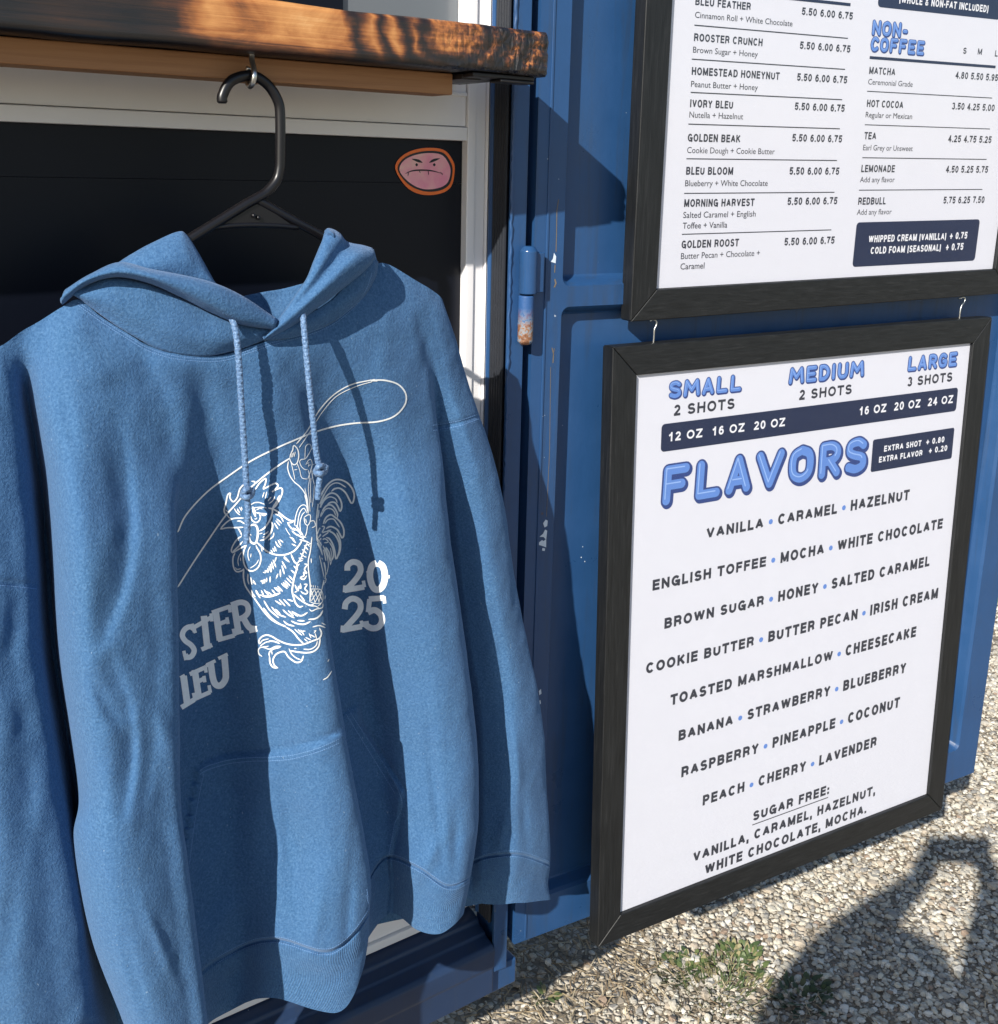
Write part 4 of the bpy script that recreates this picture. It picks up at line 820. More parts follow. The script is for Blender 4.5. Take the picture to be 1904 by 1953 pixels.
# rider's leg and boot
S(ZA, 2.2, [(1424,1545),(1428,1300),(1405,1100),(1400,950),(1430,800),(1452,600)]); S(ZA, 1.4, [(1430,1352),(1590,1372),(1602,1540),(1500,1562),(1430,1540)], *[[(a, 1355+(a-1430)*.1), (b, c)] for a, b, c in ((1440,1500,1555),(1490,1560,1550),(1540,1600,1520),(1440,1440,1470))], *[[(a, b), (c, 1358+(c-1430)*.12)] for a, b, c in ((1435,1450,1490),(1440,1530,1545),(1490,1560,1590),(1550,1550,1598))], [(1445,1290),(1450,1330)], [(1470,1295),(1475,1335)], [(1500,1300),(1505,1340)], [(1535,1310),(1540,1335)])
S(ZA, 2.0, [(1415,1642),(1450,1672),(1520,1642),(1602,1622),(1612,1560)], [(1430,1600),(1500,1600),(1560,1630)], [(1592,1380),(1620,1252),(1650,1152)], [(1440,910),(1445,980)], [(1540,1600),(1590,1560)])
# legs and feet
S(ZD, 3.0, [(750,432),(850,560),(960,650),(1080,712)], [(1080,712),(1180,782),(1260,882),(1332,950)], [(690,960),(690,902),(730,852),(800,826),(880,850),(960,900),(1080,950),(1200,970),(1330,960),(1480,905),(1560,872),(1590,800),(1560,722)], [(830,908),(920,922),(992,950)], [(840,1142),(838,1082),(890,1030),(1000,1002)], [(840,1130),(850,1232),(890,1290),(965,1302)], [(965,1302),(915,1270),(890,1190),(930,1110),(1000,1072),(1062,1070),(1110,1140),(1170,1190),(1230,1222),(1300,1202),(1330,1122)], [(1140,1052),(1250,1072),(1380,1082),(1480,1060),(1550,990),(1572,870)])
S(ZD, 2.2, [(735,1136),(690,1102),(680,1040),(720,1002),(780,1012),(840,1030),(930,990),(1012,990)], [(700,960),(740,905),(832,880)], [(1120,1020),(1160,1100),(1230,1160),(1292,1182)], [(1330,1030),(1430,1032),(1510,980),(1532,910)], [(700,990),(790,930),(850,925)], [(870,1050),(880,1110)], [(1195,1022),(1232,1020)], [(1200,740),(1260,792),(1312,832)], [(1250,745),(1300,790)], [(1290,750),(1342,832)], [(1300,770),(1362,770)], [(1340,880),(1392,922)], [(1360,860),(1440,900)], [(1410,800),(1442,872)], [(1430,820),(1500,860)], [(1480,770),(1512,762),(1482,800)], [(1500,800),(1520,880)], [(1460,712),(1560,690),(1650,722)], [(1590,650),(1652,682)], [(1680,1212),(1702,1172)], [(1610,1475),(1680,1432),(1740,1342)], [(750,990),(790,995),(830,985)])
# tail feathers
S(ZC, 2.4, [(640,1000),(720,852),(820,762),(920,746),(1030,790),(1110,880),(1140,980),(1122,1080),(1092,1090),(1060,1030),(1010,940),(930,876),(850,882),(800,922)], [(610,1250),(660,1100),(730,990),(800,946),(880,970),(940,1060),(955,1150),(930,1216),(900,1150),(860,1090),(800,1080),(740,1112)], [(660,1220),(720,1140),(790,1120),(850,1170),(890,1250),(890,1312)], [(680,1402),(720,1310),(790,1266),(850,1300),(930,1370),(980,1470),(986,1560),(960,1610),(920,1540),(880,1480),(790,1440),(720,1472)], [(750,1500),(830,1540),(890,1620),(922,1720),(910,1830),(870,1922),(850,1800),(820,1700),(770,1620),(720,1602)], [(880,1530),(930,1650),(932,1780),(890,1900)])
S(ZC, 1.8, [(640,1100),(720,920),(800,822),(900,796),(1020,862)], [(640,1150),(700,1050),(780,1002),(860,1030),(890,1092)], [(620,1350),(640,1290),(660,1220)], [(640,1300),(700,1200),(760,1170),(830,1200),(870,1282)], [(700,1402),(750,1340),(830,1330),(880,1390),(922,1452)], [(590,1560),(620,1480),(660,1440),(700,1452),(640,1562)], [(600,1620),(660,1540),(740,1512),(750,1532),(680,1582),(620,1652)], [(640,1690),(690,1622),(740,1642),(752,1672),(690,1682)], [(770,1670),(820,1762),(832,1880),(800,1950)], [(580,1602),(640,1690),(690,1800),(722,1953)], [(590,1680),(650,1800),(690,1950)], [(640,1722),(700,1762),(740,1850),(750,1950)], [(720,1742),(770,1830),(790,1953)], [(590,1650),(580,1400),(600,1150),(640,980),(720,850)], [(610,1240),(630,1110),(690,960)], [(600,1320),(620,1200)], [(620,1600),(680,1500)], [(740,1500),(800,1490)])
S(ZA, 1.5, [(1520,640),(1580,760),(1620,950),(1650,1150),(1622,1300)], [(1600,700),(1660,850),(1690,1000),(1662,1150)], [(1560,870),(1600,1050),(1632,1202)], [(1650,750),(1700,900),(1722,1010)], [(1590,900),(1640,1000),(1650,1100)], [(1720,760),(1740,900),(1720,1010)], [(1660,1200),(1640,1300)], [(1655,1380),(1640,1500)])
# rider: hand, arm, hat, face, hair
S(ZB_, 2.0, [(905,332),(920,280),(940,240),(950,190),(975,202),(1000,240),(1010,310),(990,390),(950,410),(915,370),(905,332)], [(890,370),(882,450),(910,540),(960,610),(1020,660),(1080,740),(1110,850),(1120,960)])
S(ZB_, 1.3, [(920,330),(940,272)], [(935,325),(956,265)], [(955,320),(972,260)], [(920,380),(945,480),(965,582)], [(990,390),(1020,470),(1045,560),(1110,576)], [(955,470),(995,465)], [(985,425),(988,435)], [(1080,342),(1085,230),(1095,190),(1130,170),(1155,200),(1150,240),(1110,310),(1085,342),(1040,350),(1020,375),(1040,430),(1080,465),(1112,466)], [(1150,242),(1176,210)], [(1090,412),(1120,360),(1150,350),(1165,400),(1150,470),(1130,530),(1115,576)], [(1105,402),(1132,382)], [(1120,420),(1150,410)])
S(ZB_, 1.1, [(1120,470),(1135,560),(1120,680),(1130,800),(1140,952)], [(1160,470),(1170,560),(1190,642)], [(1080,680),(1105,800),(1115,950)], [(1150,560),(1145,700),(1150,852)], [(1190,642),(1182,760),(1166,900)], [(1125,400),(1122,440)], [(1172,480),(1200,500)], [(1175,510),(1200,520)], [(1160,420),(1195,395)])
S(ZA, 1.7, [(1200,440),(1220,300),(1260,190),(1320,140),(1370,160),(1392,240)], [(1240,480),(1260,320),(1290,230),(1340,190),(1382,260)], [(1290,540),(1280,400),(1310,290),(1352,240)], [(1340,320),(1390,286),(1430,290),(1426,380),(1390,436),(1350,400),(1340,320)], [(1390,436),(1370,560),(1330,622)], [(1420,380),(1480,370),(1502,440),(1450,472)], [(1360,340),(1375,400)], [(1345,0),(1370,80),(1400,270)], [(1375,0),(1395,120)])
ink.mb.build('print', M['white_ink'], hood_)
# slab letters of the print
let = Ink(); ink2 = ink; ink = let
kw = dict(taper=False, step=2.0)
def NEXT():
    global ink
    ink.mb.build('print_lettering', M['slabink'], hood_); ink = Ink()
S(ZE, 8.6, [(182,556),(150,540),(108,562),(88,610),(112,655),(160,690),(186,735),(165,782),(128,792),(112,768)], **kw); S(ZE, 5.5, [(168,515),(188,585)], [(100,738),(118,815)], **kw)
S(ZE, 10.5, [(266,450),(296,722)], **kw); S(ZE, 7, [(185,545),(328,462)], [(246,728),(334,690)], **kw); S(ZE, 5.5, [(176,525),(196,592)], [(324,430),(332,496)], **kw)
S(ZE, 10.5, [(362,405),(398,652)], **kw); S(ZE, 7, [(332,424),(482,372)], [(385,520),(462,490)], [(380,650),(518,612)], **kw); S(ZE, 5.5, [(474,362),(482,422)], [(455,462),(466,518)], [(508,556),(520,618)], **kw)
S(ZE, 10.5, [(514,352),(552,596)], **kw); S(ZE, 9, [(490,362),(570,338),(622,360),(630,420),(592,462),(545,478)], **kw); S(ZE, 10, [(588,462),(640,545),(700,560)], **kw); S(ZE, 5, [(520,600),(592,580)], [(640,582),(706,566)], **kw)
NEXT()
S(ZE, 11, [(98,945),(130,1180)], **kw); S(ZE, 8, [(80,1206),(188,1140)], **kw); S(ZE, 5.5, [(180,1085),(194,1152)], [(72,962),(110,940)], **kw)
S(ZE, 10.5, [(190,895),(224,1118)], **kw); S(ZE, 7, [(150,932),(284,872)], [(215,992),(272,966)], [(202,1130),(318,1078)], **kw); S(ZE, 5.5, [(277,862),(284,918)], [(266,945),(274,998)], [(308,1022),(320,1084)], **kw)
S(ZE, 10.5, [(322,840),(342,970),(368,1020),(408,1022),(442,975),(446,920),(434,775)], **kw); S(ZE, 5.5, [(288,855),(362,820)], [(385,802),(462,765)], [(290,845),(300,872)], **kw)
NEXT()
S(ZE, 9.5, [(1448,78),(1452,34),(1494,6),(1544,22),(1558,76),(1532,130),(1486,186),(1438,232)], **kw); S(ZE, 9, [(1424,240),(1588,212)], **kw); S(ZE, 5.5, [(1580,160),(1590,214)], [(1428,200),(1424,256)], **kw)
S(ZE, 10.5, [(1690,14),(1650,40),(1634,120),(1656,206),(1694,236),(1738,206),(1758,130),(1742,46),(1700,14)], **kw); S(ZE, 5, [(1606,96),(1624,92)], [(1765,128),(1798,128)], **kw)
S(ZE, 9.5, [(1426,396),(1438,342),(1488,308),(1544,330),(1558,384),(1530,440),(1476,502),(1426,556)], **kw); S(ZE, 9, [(1404,568),(1568,538)], **kw); S(ZE, 5.5, [(1562,490),(1572,544)], [(1408,530),(1404,586)], **kw)
S(ZE, 9, [(1625,312),(1754,302)], **kw); S(ZE, 8, [(1632,312),(1620,420)], **kw); S(ZE, 10, [(1618,422),(1672,402),(1722,438),(1734,494),(1704,542),(1652,552),(1606,528),(1598,494)], **kw); S(ZE, 5.5, [(1750,290),(1756,348)], **kw)
ink.mb.build('print_lettering', M['slabink'], hood_)
# ------------------------------------------------------------------ framed menus hung on the door
class Plane:
    def __init__(s, O, ya, le, ro):
        ex = np.array([cos(ya), sin(ya), 0]); ey = np.array([-sin(ya), cos(ya), 0]); ez = np.array([0, 0, 1.])
        e2 = ez*cos(le) + ey*sin(le); s.u = ex*cos(ro) + e2*sin(ro); s.v = -(e2*cos(ro) - ex*sin(ro)); s.n = np.cross(s.u, s.v)
        if s.n[1] > 0: s.n = -s.n
        s.O = np.array(O, float)
    def uv(s, x, y, k=-.006):
        o = s.O + s.n*k; r = ray(x, y); p = r*((o @ s.n)/(r @ s.n)) - o; return p @ s.u, p @ s.v
    def pt(s, u, v, k=-.006):
        p = s.O + s.u*u + s.v*v + s.n*k; return Vector((p[0], p[1], p[2] + H))
def frame_mesh(pl, u0, v0, u1, v1, wd, parent):
    """mitred rails; u0..v1 outer edge, wd width, thickness 24 mm"""
    mb = MB(); T = .024; g = .0004
    O_ = [(u0, v0), (u1, v0), (u1, v1), (u0, v1)]; I_ = [(u0+wd, v0+wd), (u1-wd, v0+wd), (u1-wd, v1-wd), (u0+wd, v1-wd)]
    for i in range(4):
        j = (i+1) % 4; a, b, c, d = O_[i], O_[j], I_[j], I_[i]
        ln = np.array([b[0]-a[0], b[1]-a[1]]); ln = ln/np.hypot(*ln)*g
        a = (a[0]+ln[0], a[1]+ln[1]); b = (b[0]-ln[0], b[1]-ln[1]); c = (c[0]-ln[0], c[1]-ln[1]); d = (d[0]+ln[0], d[1]+ln[1])
        r = MB(); r.add([pl.pt(*p, 0) for p in (a, b, c, d)] + [pl.pt(*p, -T) for p in (a, b, c, d)], [(0, 1, 2, 3), (7, 6, 5, 4), (0, 4, 5, 1), (1, 5, 6, 2), (2, 6, 7, 3), (3, 7, 4, 0)])
        r.build('frame_rail', M['frame'] if i % 2 == 0 else M['frame_v'], parent, bevel=.0016)
class Print:
    """ink on a poster: every piece sits a hair above the paper"""
    def __init__(s, pl): s.pl = pl; s.mb = {}; s.j = 0
    def part(s, name): return s.mb.setdefault(name, MB())
    def k(s, base): s.j += 1; return -.006 + base*.00022 + (s.j % 60)*2.5e-6
    def text(s, name, body, l, r, cap, mi, bold=.012, base=1, space=1.0):
        u0, v0 = s.pl.uv(*l); u1, _ = s.pl.uv(*r); _, v1 = s.pl.uv(l[0], l[1]-cap)
        c = bpy.data.curves.new('t', 'FONT'); c.body = body; c.offset = bold; c.space_character = space; c.resolution_u = 3
        o = bpy.data.objects.new('t', c); COL.objects.link(o); dg = bpy.context.evaluated_depsgraph_get(); me = o.evaluated_get(dg).to_mesh()
        vs = np.array([v.co[:2] for v in me.vertices]); x0, x1 = vs[:, 0].min(), vs[:, 0].max(); sx = (u1-u0)/(x1-x0); sy = (v0-v1)/.70
        kk = s.k(base); s.part(name).add([s.pl.pt(u0 + (x-x0)*sx, v0 - y*sy, kk) for x, y in vs], [tuple(p.vertices) for p in me.polygons], mi)
        o.evaluated_get(dg).to_mesh_clear(); bpy.data.objects.remove(o); bpy.data.curves.remove(c)
    def quad(s, name, pts, mi, base=1, rad=.006, flat=True):
        U = np.array([s.pl.uv(*p) for p in pts]); u0, u1 = U[[0, 3], 0].mean(), U[[1, 2], 0].mean(); v0, v1 = U[:2, 1].mean(), U[2:, 1].mean(); kk = s.k(base); P = []
        for cu, cv, a in ((u1-rad, v1-rad, 0), (u0+rad, v1-rad, pi/2), (u0+rad, v0+rad, pi), (u1-rad, v0+rad, 3*pi/2)):
            P += [s.pl.pt(cu + rad*cos(a+pi/2*i/5), cv + rad*sin(a+pi/2*i/5), kk) for i in range(6)]
        s.part(name).add(P, [tuple(range(24))], mi)
    def rule(s, name, l, r, w_, mi=0, base=1):
        u0, v0 = s.pl.uv(*l); u1, v1 = s.pl.uv(*r); v = (v0+v1)/2; h = w_*.00066; kk = s.k(base)
        s.part(name).add([s.pl.pt(u0, v-h/2, kk), s.pl.pt(u1, v-h/2, kk), s.pl.pt(u1, v+h/2, kk), s.pl.pt(u0, v+h/2, kk)], [(0, 1, 2, 3)], mi)
    def dot(s, name, p, r, mi, base=1):
        u, v = s.pl.uv(*p); kk = s.k(base); s.part(name).add([s.pl.pt(u + r*cos(2*pi*i/14), v + r*sin(2*pi*i/14), kk) for i in range(14)], [tuple(range(14))], mi)
    def ribbon(s, name, L, r, mi, base, du=0, dv=0):
        for a, b in zip(L[:-1], L[1:]):
            a, b = np.array(a)+(du, dv), np.array(b)+(du, dv); t = b-a; ln = np.hypot(*t); ang = math.atan2(t[1], t[0]); P = []
            for c, a0 in ((b, ang-pi/2), (a, ang+pi/2)): P += [(c[0] + r*cos(a0+pi*i/8), c[1] + r*sin(a0+pi*i/8)) for i in range(9)]
            kk = s.k(base); s.part(name).add([s.pl.pt(*p, kk) for p in P], [tuple(range(18))], mi)
    def bubble(s, name, word, l, r, cap, wgt=.15, gap=.10, kern=1.0):
        u0, v0 = s.pl.uv(*l); u1, _ = s.pl.uv(*r); _, v1 = s.pl.uv(l[0], l[1]-cap); h = v0-v1; rr = wgt*h
        ws = [{'I': .42, 'M': 1.22, '-': .62, 'O': .96, 'V': 1.04}.get(c, .9) for c in word]; tot = sum(ws) + gap*(len(word)-1); sx = (u1-u0)/tot; u = u0
        for c, w_ in zip(word, ws):
            for L in BUB[c]:
                P = [(u + rr + (w_*sx-2*rr)*x, v0 - rr - (h-2*rr)*y) for x, y in L]
                if len(P) > 2 and c in 'SCGODRUB': P = spline(np.array(P), 4)
                s.ribbon(name, P, rr*1.0 + h*.012, 3, 1); s.ribbon(name, P, rr*1.0 + h*.012, 3, 1, h*.03, h*.035)
                s.ribbon(name, P, rr*.74, 2, 2, -h*.008, -h*.012)
                s.ribbon(name, P[:max(2, len(P)*2//3)], rr*.10, 4, 3, -rr*.34, -rr*.36)
            u += (w_+gap)*sx
    def build(s, poster, mats):
        for n, b in s.mb.items(): b.build(n.split('#')[0], mats, poster)
BUB = {'S': [[(.95,.86),(.6,1),(.1,.92),(.05,.66),(.4,.52),(.9,.40),(.95,.12),(.5,0),(.02,.10)]], 'M': [[(0,0),(.1,1)],[(.1,1),(.5,.35)],[(.5,.35),(.9,1)],[(.9,1),(1,0)]], 'A': [[(0,0),(.5,1)],[(.5,1),(1,0)],[(.25,.28),(.75,.28)]],
       'L': [[(.1,1),(.05,0)],[(.05,0),(1,0)]], 'E': [[(1,1),(.05,1)],[(.05,1),(.05,0)],[(.05,0),(1,0)],[(.05,.5),(.85,.5)]], 'D': [[(.05,0),(.05,1)],[(.05,1),(.6,.98),(1,.7),(1,.3),(.6,.02),(.05,0)]], 'I': [[(.5,0),(.5,1)]], 'U': [[(0,1),(0,.3),(.25,.02),(.5,0),(.75,.02),(1,.3),(1,1)]],
       'R': [[(.05,0),(.05,1)],[(.05,1),(.6,1),(.95,.85),(.95,.62),(.6,.46),(.05,.45)],[(.5,.45),(1,0)]], 'G': [[(.95,.85),(.6,1),(.2,.92),(0,.6),(0,.35),(.2,.06),(.6,0),(.95,.1),(1,.42),(.6,.42)]], 'F': [[(1,1),(.05,1)],[(.05,1),(0,0)],[(.05,.5),(.8,.5)]],
       'V': [[(0,1),(.5,0)],[(.5,0),(1,1)]], 'O': [[(.5,1),(.1,.85),(0,.5),(.1,.15),(.5,0),(.9,.15),(1,.5),(.9,.85),(.5,1)]], 'N': [[(0,0),(0,1)],[(0,1),(1,0)],[(1,0),(1,1)]], 'C': [[(.95,.85),(.6,1),(.2,.92),(0,.6),(0,.35),(.2,.06),(.6,0),(.95,.14)]], '-': [[(.1,.42),(.9,.42)]]}
def _arc(cx_, cy_, rx_, ry_, a0, a1, n=10): return [(cx_ + rx_*cos(RAD(a0+(a1-a0)*i/n)), cy_ + ry_*sin(RAD(a0+(a1-a0)*i/n))) for i in range(n+1)]
# plain bold sans: glyph -> (width, strokes); stroke centres run 0..1 inside the glyph box
SANS = {'A': (.76, [[(0,0),(.5,1)],[(.5,1),(1,0)],[(.22,.30),(.78,.30)]]), 'B': (.70, [[(.02,0),(.02,1)],[(0,1),(.58,1)]+_arc(.58,.765,.36,.235,90,-90)+[(0,.53)],[(0,.53),(.60,.53)]+_arc(.60,.265,.40,.265,90,-90)+[(0,0)]]),
 'C': (.74, [_arc(.5,.5,.5,.5,40,320,18)]), 'D': (.72, [[(.02,0),(.02,1)],[(0,1),(.48,1)]+_arc(.48,.5,.52,.5,90,-90,14)+[(0,0)]]), 'E': (.62, [[(.02,0),(.02,1)],[(0,1),(1,1)],[(0,.52),(.92,.52)],[(0,0),(1,0)]]), 'F': (.59, [[(.02,0),(.02,1)],[(0,1),(1,1)],[(0,.50),(.88,.50)]]),
 'G': (.77, [_arc(.5,.5,.5,.5,40,345,18),[(.985,.44),(.985,-.04)],[(.58,.44),(1.03,.44)]]), 'H': (.71, [[(.02,0),(.02,1)],[(.98,0),(.98,1)],[(0,.52),(1,.52)]]), 'I': (.22, [[(.5,0),(.5,1)]]), 'K': (.72, [[(.02,0),(.02,1)],[(.02,.36),(.95,1.02)],[(.36,.60),(1,-.02)]]),
 'L': (.57, [[(.02,0),(.02,1)],[(0,0),(1,0)]]), 'M': (.86, [[(.02,0),(.02,1)],[(.98,0),(.98,1)],[(.05,1),(.5,.02)],[(.95,1),(.5,.02)]]), 'N': (.72, [[(.02,0),(.02,1)],[(.98,0),(.98,1)],[(.04,1),(.96,0)]]), 'O': (.79, [_arc(.5,.5,.5,.5,90,450,24)]),
 'P': (.66, [[(.02,0),(.02,1)],[(0,1),(.60,1)]+_arc(.60,.72,.40,.28,90,-90)+[(0,.44)]]), 'R': (.72, [[(.02,0),(.02,1)],[(0,1),(.58,1)]+_arc(.58,.735,.38,.265,90,-90)+[(0,.47)],[(.58,.47),(.86,.36),(.92,.12),(1,-.02)]]), 'S': (.67, [_arc(.5,.745,.46,.255,20,180,8)+_arc(.5,.745,.46,.24,195,255,4)+_arc(.5,.255,.5,.255,75,-20,7)+_arc(.5,.255,.5,.255,-30,-165,9)]),
 'T': (.64, [[(.5,0),(.5,1)],[(-.04,1),(1.04,1)]]), 'U': (.71, [[(.02,1),(.02,.36)]+_arc(.5,.36,.48,.36,180,360,12)+[(.98,1)]]), 'V': (.74, [[(0,1.02),(.5,0)],[(1,1.02),(.5,0)]]), 'W': (1.02, [[(0,1.02),(.24,0)],[(.24,0),(.5,1)],[(.5,1),(.76,0)],[(.76,0),(1,1.02)]]), 'X': (.70, [[(0,0),(1,1)],[(0,1),(1,0)]]), 'Y': (.72, [[(0,1.02),(.5,.44)],[(1,1.02),(.5,.44)],[(.5,.48),(.5,-.02)]]), 'Z': (.65, [[(0,1),(1,1)],[(1,1),(0,0)],[(0,0),(1,0)]]),
 '0': (.55, [_arc(.5,.5,.5,.5,90,450,20)]), '1': (.50, [[(.62,0),(.62,1.02)],[(.10,.74),(.62,.92)]]), '2': (.55, [_arc(.5,.72,.46,.28,170,-25,10)+[(.02,.02)],[(0,0),(1,0)]]), '3': (.55, [_arc(.48,.755,.42,.245,160,-80,10),_arc(.48,.265,.5,.265,80,-160,11)]), '4': (.55, [[(.72,-.02),(.72,1)],[(.72,1),(0,.28)],[(0,.27),(1.04,.27)]]), '5': (.55, [[(.95,1),(.16,1)],[(.16,1),(.06,.50)],[(.06,.50),(.28,.62)]+_arc(.48,.32,.5,.32,70,-160,11)]), '6': (.55, [_arc(.5,.31,.48,.31,90,450,14),[(.88,.86),(.72,.98),(.5,1),(.2,.86),(.04,.55),(.02,.35)]]), '7': (.55, [[(0,1),(1,1)],[(1,1),(.55,.55),(.34,0)]]), '8': (.55, [_arc(.5,.76,.42,.24,90,450,14),_arc(.5,.27,.5,.27,90,450,14)]), '9': (.55, [_arc(.5,.69,.48,.31,90,450,14),[(.98,.65),(.96,.45),(.80,.14),(.5,0),(.26,.02),(.10,.16)]]),
 '.': (.19, [[(.5,.0),(.5,.012)]]), ',': (.19, [[(.5,.03),(.5,-.05)],[(.5,-.05),(.1,-.22)]]), ':': (.19, [[(.5,.0),(.5,.012)],[(.5,.60),(.5,.612)]]), '+': (.55, [[(.5,.10),(.5,.78)],[(0,.44),(1,.44)]]), '-': (.30, [[(0,.40),(1,.40)]]), '(': (.26, [[(1,1.12),(.35,.80),(.15,.42),(.35,.04),(1,-.28)]]), ')': (.26, [[(0,1.12),(.65,.80),(.85,.42),(.65,.04),(0,-.28)]]), '&': (.72, [[(1,-.02),(.25,.72),(.28,.95),(.48,1.02),(.66,.92),(.64,.74),(.10,.36),(.06,.14),(.30,0),(.62,.04),(.95,.48)]])}
def sans(s, name, body, l, r, cap, mi, wgt=.155, base=1, gap=.17):
    wgt *= 1.32
    u0, v0 = s.pl.uv(*l); u1, _ = s.pl.uv(*r); _, v1 = s.pl.uv(l[0], l[1]-cap); h = v0 - v1; rr = wgt*h*.5; name_ = name
    adv = []; tot = 0
    for i, c in enumerate(body):
        w_ = .27 if c == ' ' else SANS[c][0]; adv.append((tot, w_)); tot += w_ + (gap if i < len(body)-1 else 0)
    sx = (u1-u0)/tot
    for c, (x0, w_) in zip(body, adv):
        if c == ' ': continue
        for L in SANS[c][1]:
            P = np.array([(u0 + x0*sx + min(rr, w_*sx*.5) + (w_*sx-2*min(rr, w_*sx*.5))*x, v0 - rr - (h-2*rr)*y) for x, y in L])
            T = np.diff(P, axis=0); T /= np.linalg.norm(T, axis=1)[:, None] + 1e-12
            ends = len(P) > 2 and np.hypot(*(P[0]-P[-1])) < 1e-7
            Tn = np.array([T[-1] + T[0] if ends else T[0]] + [T[i]+T[i+1] for i in range(len(T)-1)] + [T[-1] + T[0] if ends else T[-1]]); Tn /= np.linalg.norm(Tn, axis=1)[:, None] + 1e-12
            N = np.stack([-Tn[:, 1], Tn[:, 0]], 1)*rr
            if len(P) == 2: P = P + np.array([-T[0], T[0]])*rr*(.98 if c not in 'AVWYMNKXZ4' or abs(T[0][0]*T[0][1]) < 1e-3 else .25)
            A, B = P + N, P - N; kk = s.k(base); n = len(P)
            s.part(name).add([s.pl.pt(*p_, kk) for p_ in A] + [s.pl.pt(*p_, kk) for p_ in B], [(i, i+1, n+i+1, n+i) for i in range(n-1)], mi)
Print.sans = sans
def sansw(body, gap=.17): return sum((.27 if c == ' ' else SANS[c][0]) + gap for c in body) - gap
INK = [M['darktext'], M['navy'], M['bubble'], M['bubble_edge'], M['bubble_hi'], simple('white_letter_ink', (.78, .78, .82), .5, .03, 40)]
def menu(name, pl, u0, v0, u1, v1, wd, label):
    c = pl.pt((u0+u1)/2, v1, -.02); t = thing('framed_menu', c, label, 'menu board', 'framed menu boards on the door')
    frame_mesh(pl, u0, v0, u1, v1, wd, t); e = .002
    def sheet_(nm, k, th, mat_, ins):
        mb = MB(); a, b, c_, d = (u0+wd-ins, v0+wd-ins), (u1-wd+ins, v0+wd-ins), (u1-wd+ins, v1-wd+ins), (u0+wd-ins, v1-wd+ins)
        mb.add([pl.pt(*p, k) for p in (a, b, c_, d)] + ([pl.pt(*p, k-th) for p in (a, b, c_, d)] if th else []), [(3, 2, 1, 0)] + ([(4, 5, 6, 7), (1, 5, 4, 0), (2, 6, 5, 1), (3, 7, 6, 2), (0, 4, 7, 3)] if th else [])); return mb.build(nm, mat_, t)
    po = sheet_('poster', -.006, .002, M['paper'], -.0006)
    sheet_('glazing', -.0042, 0, M['glass'], -.0008)
    return t, po
PL = Plane((0.97690732, 1.09, -0.22118477), -0.10311608, 0.02569135, 0.00738801)
PU = Plane((1.05169226, 1.09, -0.14814791), -0.10715712, -0.01934459, 0.01590789)
LW, LH = .77770261, .91618301
inn = [PL.uv(*p) for p in ((1228, 715), (1857, 655), (1768, 1515), (1190, 1742))]
WD = .040
t_lo, po_lo = menu('lower', PL, 0, 0, LW, LH, .0415, 'lower framed menu with large flavor list and cup sizes, hung by wire hooks')
z6 = lambda x, y: (881.4 + .537*x, 566.7 + .537*y)
z7 = lambda x, y: (881.4 + .537*x, 1196 + .537*y)
z2 = lambda x, y: (881.4 + .537*x, .537*y)
p = Print(PL); S_ = .537
p.bubble('heading#1', 'SMALL', z6(733, 364), z6(992, 334), 66*S_); p.bubble('heading#2', 'MEDIUM', z6(1158, 313), z6(1427, 287), 63*S_); p.bubble('heading#3', 'LARGE', z6(1580, 266), z6(1757, 245), 56*S_)
p.bubble('heading#4', 'FLAVORS', z6(706, 750), z6(1436, 640), 152*S_, .15)
for s, l, r, cp in (('2 SHOTS', (752, 422), (967, 400), 39), ('2 SHOTS', (1197, 366), (1383, 345), 36), ('3 SHOTS', (1581, 318), (1740, 300), 34)): p.sans('lettering#s%d' % l[0], s, z6(*l), z6(*r), cp*S_, 0, .17)
p.quad('banner#1', [z6(707, 455), z6(1760, 318), z6(1757, 402), z6(707, 552)], 1)
p.sans('banner#1', '12 OZ  16 OZ  20 OZ', z6(733, 513), z6(1146, 460), 32*S_, 5, .16, 2); p.sans('banner#1', '16 OZ  20 OZ  24 OZ', z6(1410, 420), z6(1742, 378), 30*S_, 5, .16, 2)
p.quad('banner#2', [z6(1458, 507), z6(1748, 463), z6(1740, 572), z6(1453, 622)], 1, 1, .004)
for s, l, r in (('EXTRA SHOT', (1498, 549), (1630, 528)), ('+ 0.80', (1648, 525), (1712, 516)), ('EXTRA FLAVOR', (1480, 588), (1634, 562)), ('+ 0.20', (1657, 556), (1722, 546))): p.sans('banner#2', s, z6(*l), z6(*r), 21*S_, 5, .17, 2)
rows = [('VANILLA|CARAMEL|HAZELNUT', z6(867, 858), z6(1587, 722), 38), ('ENGLISH TOFFEE|MOCHA|WHITE CHOCOLATE', z6(676, 1043), z6(1706, 820), 38), ('BROWN SUGAR|HONEY|SALTED CARAMEL', z6(718, 1179), z6(1660, 950), 38),
        ('COOKIE BUTTER|BUTTER PECAN|IRISH CREAM', z7(653, 167), z6(1690, 1063), 38), ('TOASTED MARSHMALLOW|CHEESECAKE', z7(740, 279), z7(1611, 36), 38), ('BANANA|STRAWBERRY|BLUEBERRY', z7(768, 405), z7(1576, 158), 37), ('RASPBERRY|PINEAPPLE|COCONUT', z7(778, 535), z7(1553, 282), 37), ('PEACH|CHERRY|LAVENDER', z7(854, 635), z7(1471, 427), 36)]
def pl_px(pl, u, v, k=-.006):
    q_ = pl.pt(u, v, k); c = CR.T @ np.array([q_.x, q_.y, q_.z-H]); return CX + FL*c[0]/c[2], CY + FL*c[1]/c[2]
